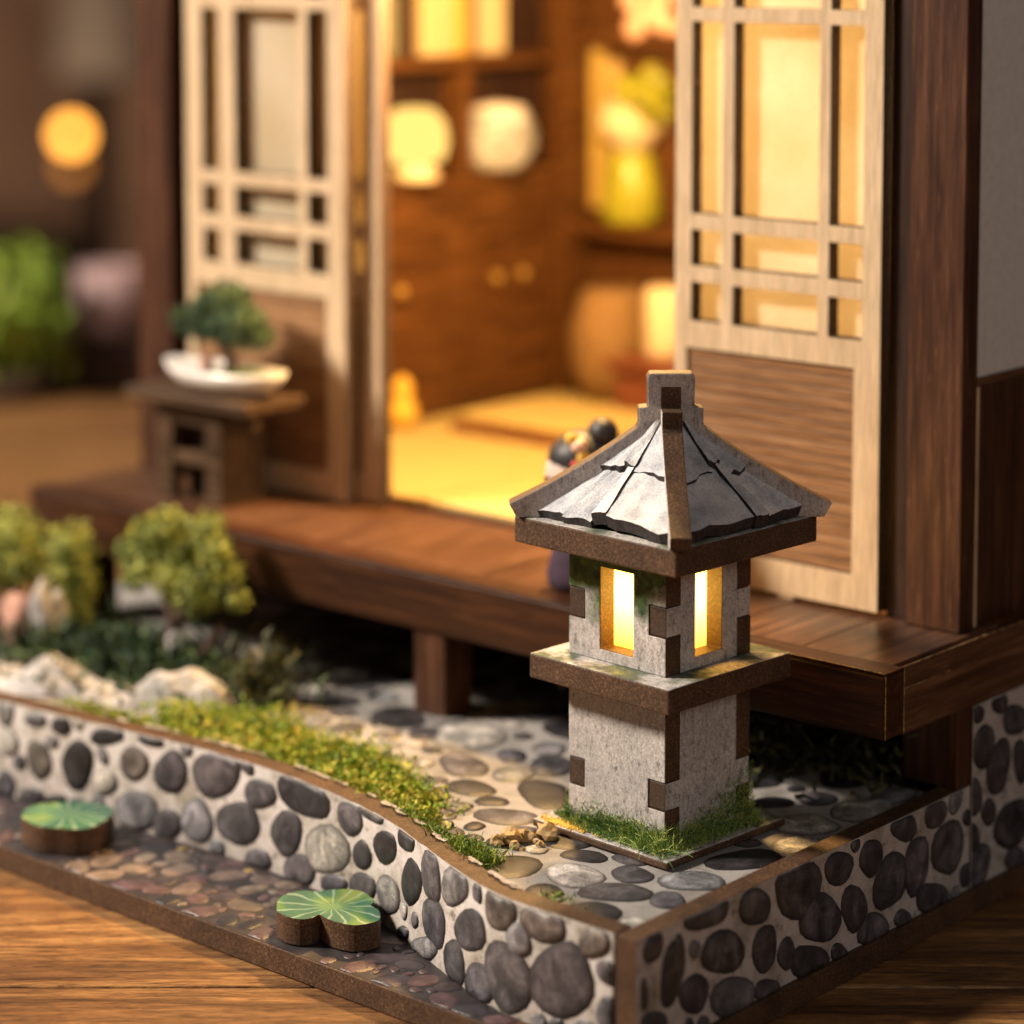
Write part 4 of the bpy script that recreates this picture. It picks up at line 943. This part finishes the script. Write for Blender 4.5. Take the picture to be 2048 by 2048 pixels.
bo = root('bonsai', (-12.5, 5.85, 5.05), 'miniature pine bonsai with dark green pads in a white boat shaped pot', 'bonsai')
pot = MB(); n = 24; prof = [(.5, 0.0), (.90, .06), (1.16, .22), (1.24, .36), (1.17, .36), (1.0, .27), (.3, .26)]
vs = []
for q, z in prof:
    for k in range(n):
        t = 2*math.pi*k/n; lift = .05*abs(math.cos(t))**3*(q/1.08)
        vs.append((-12.52+q*math.cos(t), 5.85+q*.42*math.sin(t), 5.052+z+lift*(1 if z > .2 else .3)))
pot.add(vs, [(i*n+k, i*n+(k+1) % n, (i+1)*n+(k+1) % n, (i+1)*n+k) for i in range(len(prof)-1) for k in range(n)]+[tuple(range(n))[::-1], tuple(range((len(prof)-1)*n, len(prof)*n))], 0, True)
obj('pot', pot, 'white_glaze', bo)
mb = MB(); bx, by = -12.58, 5.85
mb.tube([(bx+.15, by, 5.3), (bx+.2, by, 5.55), (bx-.02, by, 5.78), (bx+.1, by, 6.1), (bx-.05, by, 6.4)], [.12, .10, .085, .06, .035], 7)
mb.tube([(bx, by, 5.78), (bx-.35, by, 5.95), (bx-.5, by, 6.05)], [.06, .045, .03], 6)
mb.tube([(bx+.08, by, 5.95), (bx+.4, by, 5.95), (bx+.6, by, 6.0)], [.06, .045, .03], 6)
obj('trunk', mb, 'bark', bo)
mb = MB()
for i, (x, z, r_) in enumerate(((-.65, 6.1, .30), (-.3, 6.2, .32), (.0, 6.5, .32), (.3, 6.45, .32), (.6, 6.15, .33), (.35, 6.15, .30), (-.02, 6.2, .30), (.78, 5.95, .22), (-.45, 6.0, .26), (.5, 5.95, .26), (.12, 6.05, .28), (-.2, 6.0, .26), (.15, 6.3, .3), (-.15, 6.38, .28))):
    leafball(mb, (bx+x, by+R.uniform(-.1, .1), z), r_, 230, .10, 60+i, .75)
obj('needle_pads', mb, 'pine_pad', bo)
mb = MB(); leafball(mb, (-12.1, 5.85, 5.33), .28, 220, .08, 90, .35); leafball(mb, (-12.65, 5.82, 5.32), .22, 160, .08, 91, .35)
obj('moss', mb, 'moss_fine', bo)
obj('stone', MB().blob((-12.85, 5.78, 5.43), (.12, .1, .18), 2, .2, 2, 4), 'pink_rock', bo)

# ------------------------------------------------------------------ doll behind the lantern
fx, fy = -5.2, 5.35
do = root('doll_figurine', (fx, fy, ZD), 'little doll with black hair, pale face and dark purple robe standing behind the lantern', 'doll')
obj('robe', MB().lathe((fx, fy, ZD), [(.36, 0), (.44, .04), (.46, .18), (.38, .5), (.34, .85), (.30, 1.05), (.14, 1.18)], sx=1.0, sy=.9), 'kimono', do)
for s_ in (-1, 1): obj('sleeve', MB().tube([(fx+s_*.22, fy, ZD+1.0), (fx+s_*.42, fy-.08, ZD+.75), (fx+s_*.34, fy-.28, ZD+.6)], [.12, .15, .13], 8), 'kimono', do)
hd = obj('head', MB().blob((fx, fy, ZD+1.52), (.47, .44, .46), 3, .02, 1, 2), 'doll_skin', do)
mb = MB(); mb.blob((fx+.03, fy+.05, ZD+1.66), (.50, .475, .42), 3, .03, 1.5, 5); mb.blob((fx+.28, fy+.12, ZD+2.06), (.22, .2, .2), 2, .05, 2, 6)
obj('hair', mb, 'black_hair', do)
for (dx, dz, m, r_) in ((.14, 2.02, 'flower_yellow', .09), (.24, 1.93, 'flower_pink', .10), (.32, 1.80, 'flower_yellow', .09), (.22, 1.70, 'flower_red', .08)):
    obj('hair_flower', MB().blob((fx+dx, fy-.33, ZD+dz), r_, 2, .3, 3, int(dz*100)), m, do)
for s_ in (-1, 1): obj('eye', MB().blob((fx+s_*.16-.06, fy-.415, ZD+1.45), (.045, .03, .06), 2, 0), 'black_hair', do)

# ------------------------------------------------------------------ far background, far out of focus
def at(d, rr_, z): p = Vector((16.134, -20.4195, 0))+Vector((-math.sin(YAW), math.cos(YAW), 0))*d+RT*rr_; p.z = z; return p
bd = obj('backdrop_wall', MB().box(-260, 260, 0, 4, -60, 160), 'dark_backdrop', None); props(bd, kind='structure')
bd.location = at(330, 0, -60); bd.rotation_euler.z = YAW
p = at(66, -12.9, 0)
pl_ = root('green_plant', p, 'blurred bright green plant standing far behind on the table', 'plant')
obj('leaves', leafball(leafball(leafball(MB(), (p.x-.3, p.y, 2.2), 1.1, 500, .7, 3, 1.0), (p.x-.6, p.y-.4, 1.4), 1.1, 400, .7, 4, .9), (p.x-.3, p.y, 2.2), 1.9, 160, .7, 5, 1.0), 'far_leaf', pl_)
obj('pot', MB().lathe((p.x, p.y, 0.0), [(.8, 0), (1.0, .2), (1.1, .7), (.9, .75)]), 'bark', pl_)
p = at(68, -10.55, 0)
cp = root('pink_cup', p, 'blurred pale pink cup on the dark case far behind', 'cup')
obj('body', MB().lathe((p.x, p.y, 1.25), [(.7, 0), (.85, .2), (.9, 1.9), (.8, 1.9), (.7, .4)]), 'pink_ceramic', cp)
shf = root('dark_case', at(66.5, -11, 0), 'long dark brown case at the far edge of the table', 'case')
def slab(parent, name, d, r0, r1, z0_, z1_, m, th=2):
    a = at(d, r0, 0); mb = MB(); q = [at(d, r0, z0_), at(d, r1, z0_), at(d+th, r1, z0_), at(d+th, r0, z0_)]
    q2 = [Vector((v.x, v.y, z1_)) for v in q]
    mb.add(q+q2, [(3, 2, 1, 0), (4, 5, 6, 7), (0, 1, 5, 4), (1, 2, 6, 5), (2, 3, 7, 6), (3, 0, 4, 7)])
    return obj(name, mb, m, parent, bevel=.05)
slab(shf, 'body', 66.5, -12.2, -7.5, 0, 1.1, 'stain_dark', 3)
slab(shf, 'lid', 66.4, -12.3, -7.4, 1.105, 1.24, 'stain_dark', 3.2)
bxx = root('beige_lampshade', at(150, -22, -60), 'blurred beige shade on a dark stand in the background', 'lamp shade')
q = at(150, -23.8, 0)
obj('shade', MB().lathe((q.x, q.y, 3.6), [(2.6, 0), (2.5, .1), (2.0, 6), (1.9, 6)]), 'beige_box', bxx)
obj('stand', MB().tube([(q.x, q.y, -60), (q.x, q.y, 3.59)], [.8, .8], 10), 'stain_dark', bxx)
dk = root('dark_cupboard', at(200, -38, -60), 'dark blurred cupboard standing far behind the house', 'cupboard')
slab(dk, 'body', 200, -48, -34.5, -60, -13.4, 'stain_dark', 20)
slab(dk, 'top', 199.5, -48.5, -34, -13.3, -12.3, 'stain_dark', 21)
p = at(300, -52.2, 0)
lamp = root('distant_lamp', at(300, -52.2, -50), 'round orange out of focus lamp glowing far in the background', 'lamp')
q = at(300, -50.8, 0)
obj('bulb', MB().blob((q.x, q.y, -11.5), 1.25, 3, 0), 'far_bulb', lamp)
obj('lower_glow', MB().blob((q.x, q.y, -11.5-3.6), 1.0, 3, 0), 'far_bulb_dim', lamp)
obj('stem', MB().tube([(q.x, q.y, -50), (q.x, q.y, -11.5-4.2)], [.3, .3], 8), 'stain_dark', lamp)
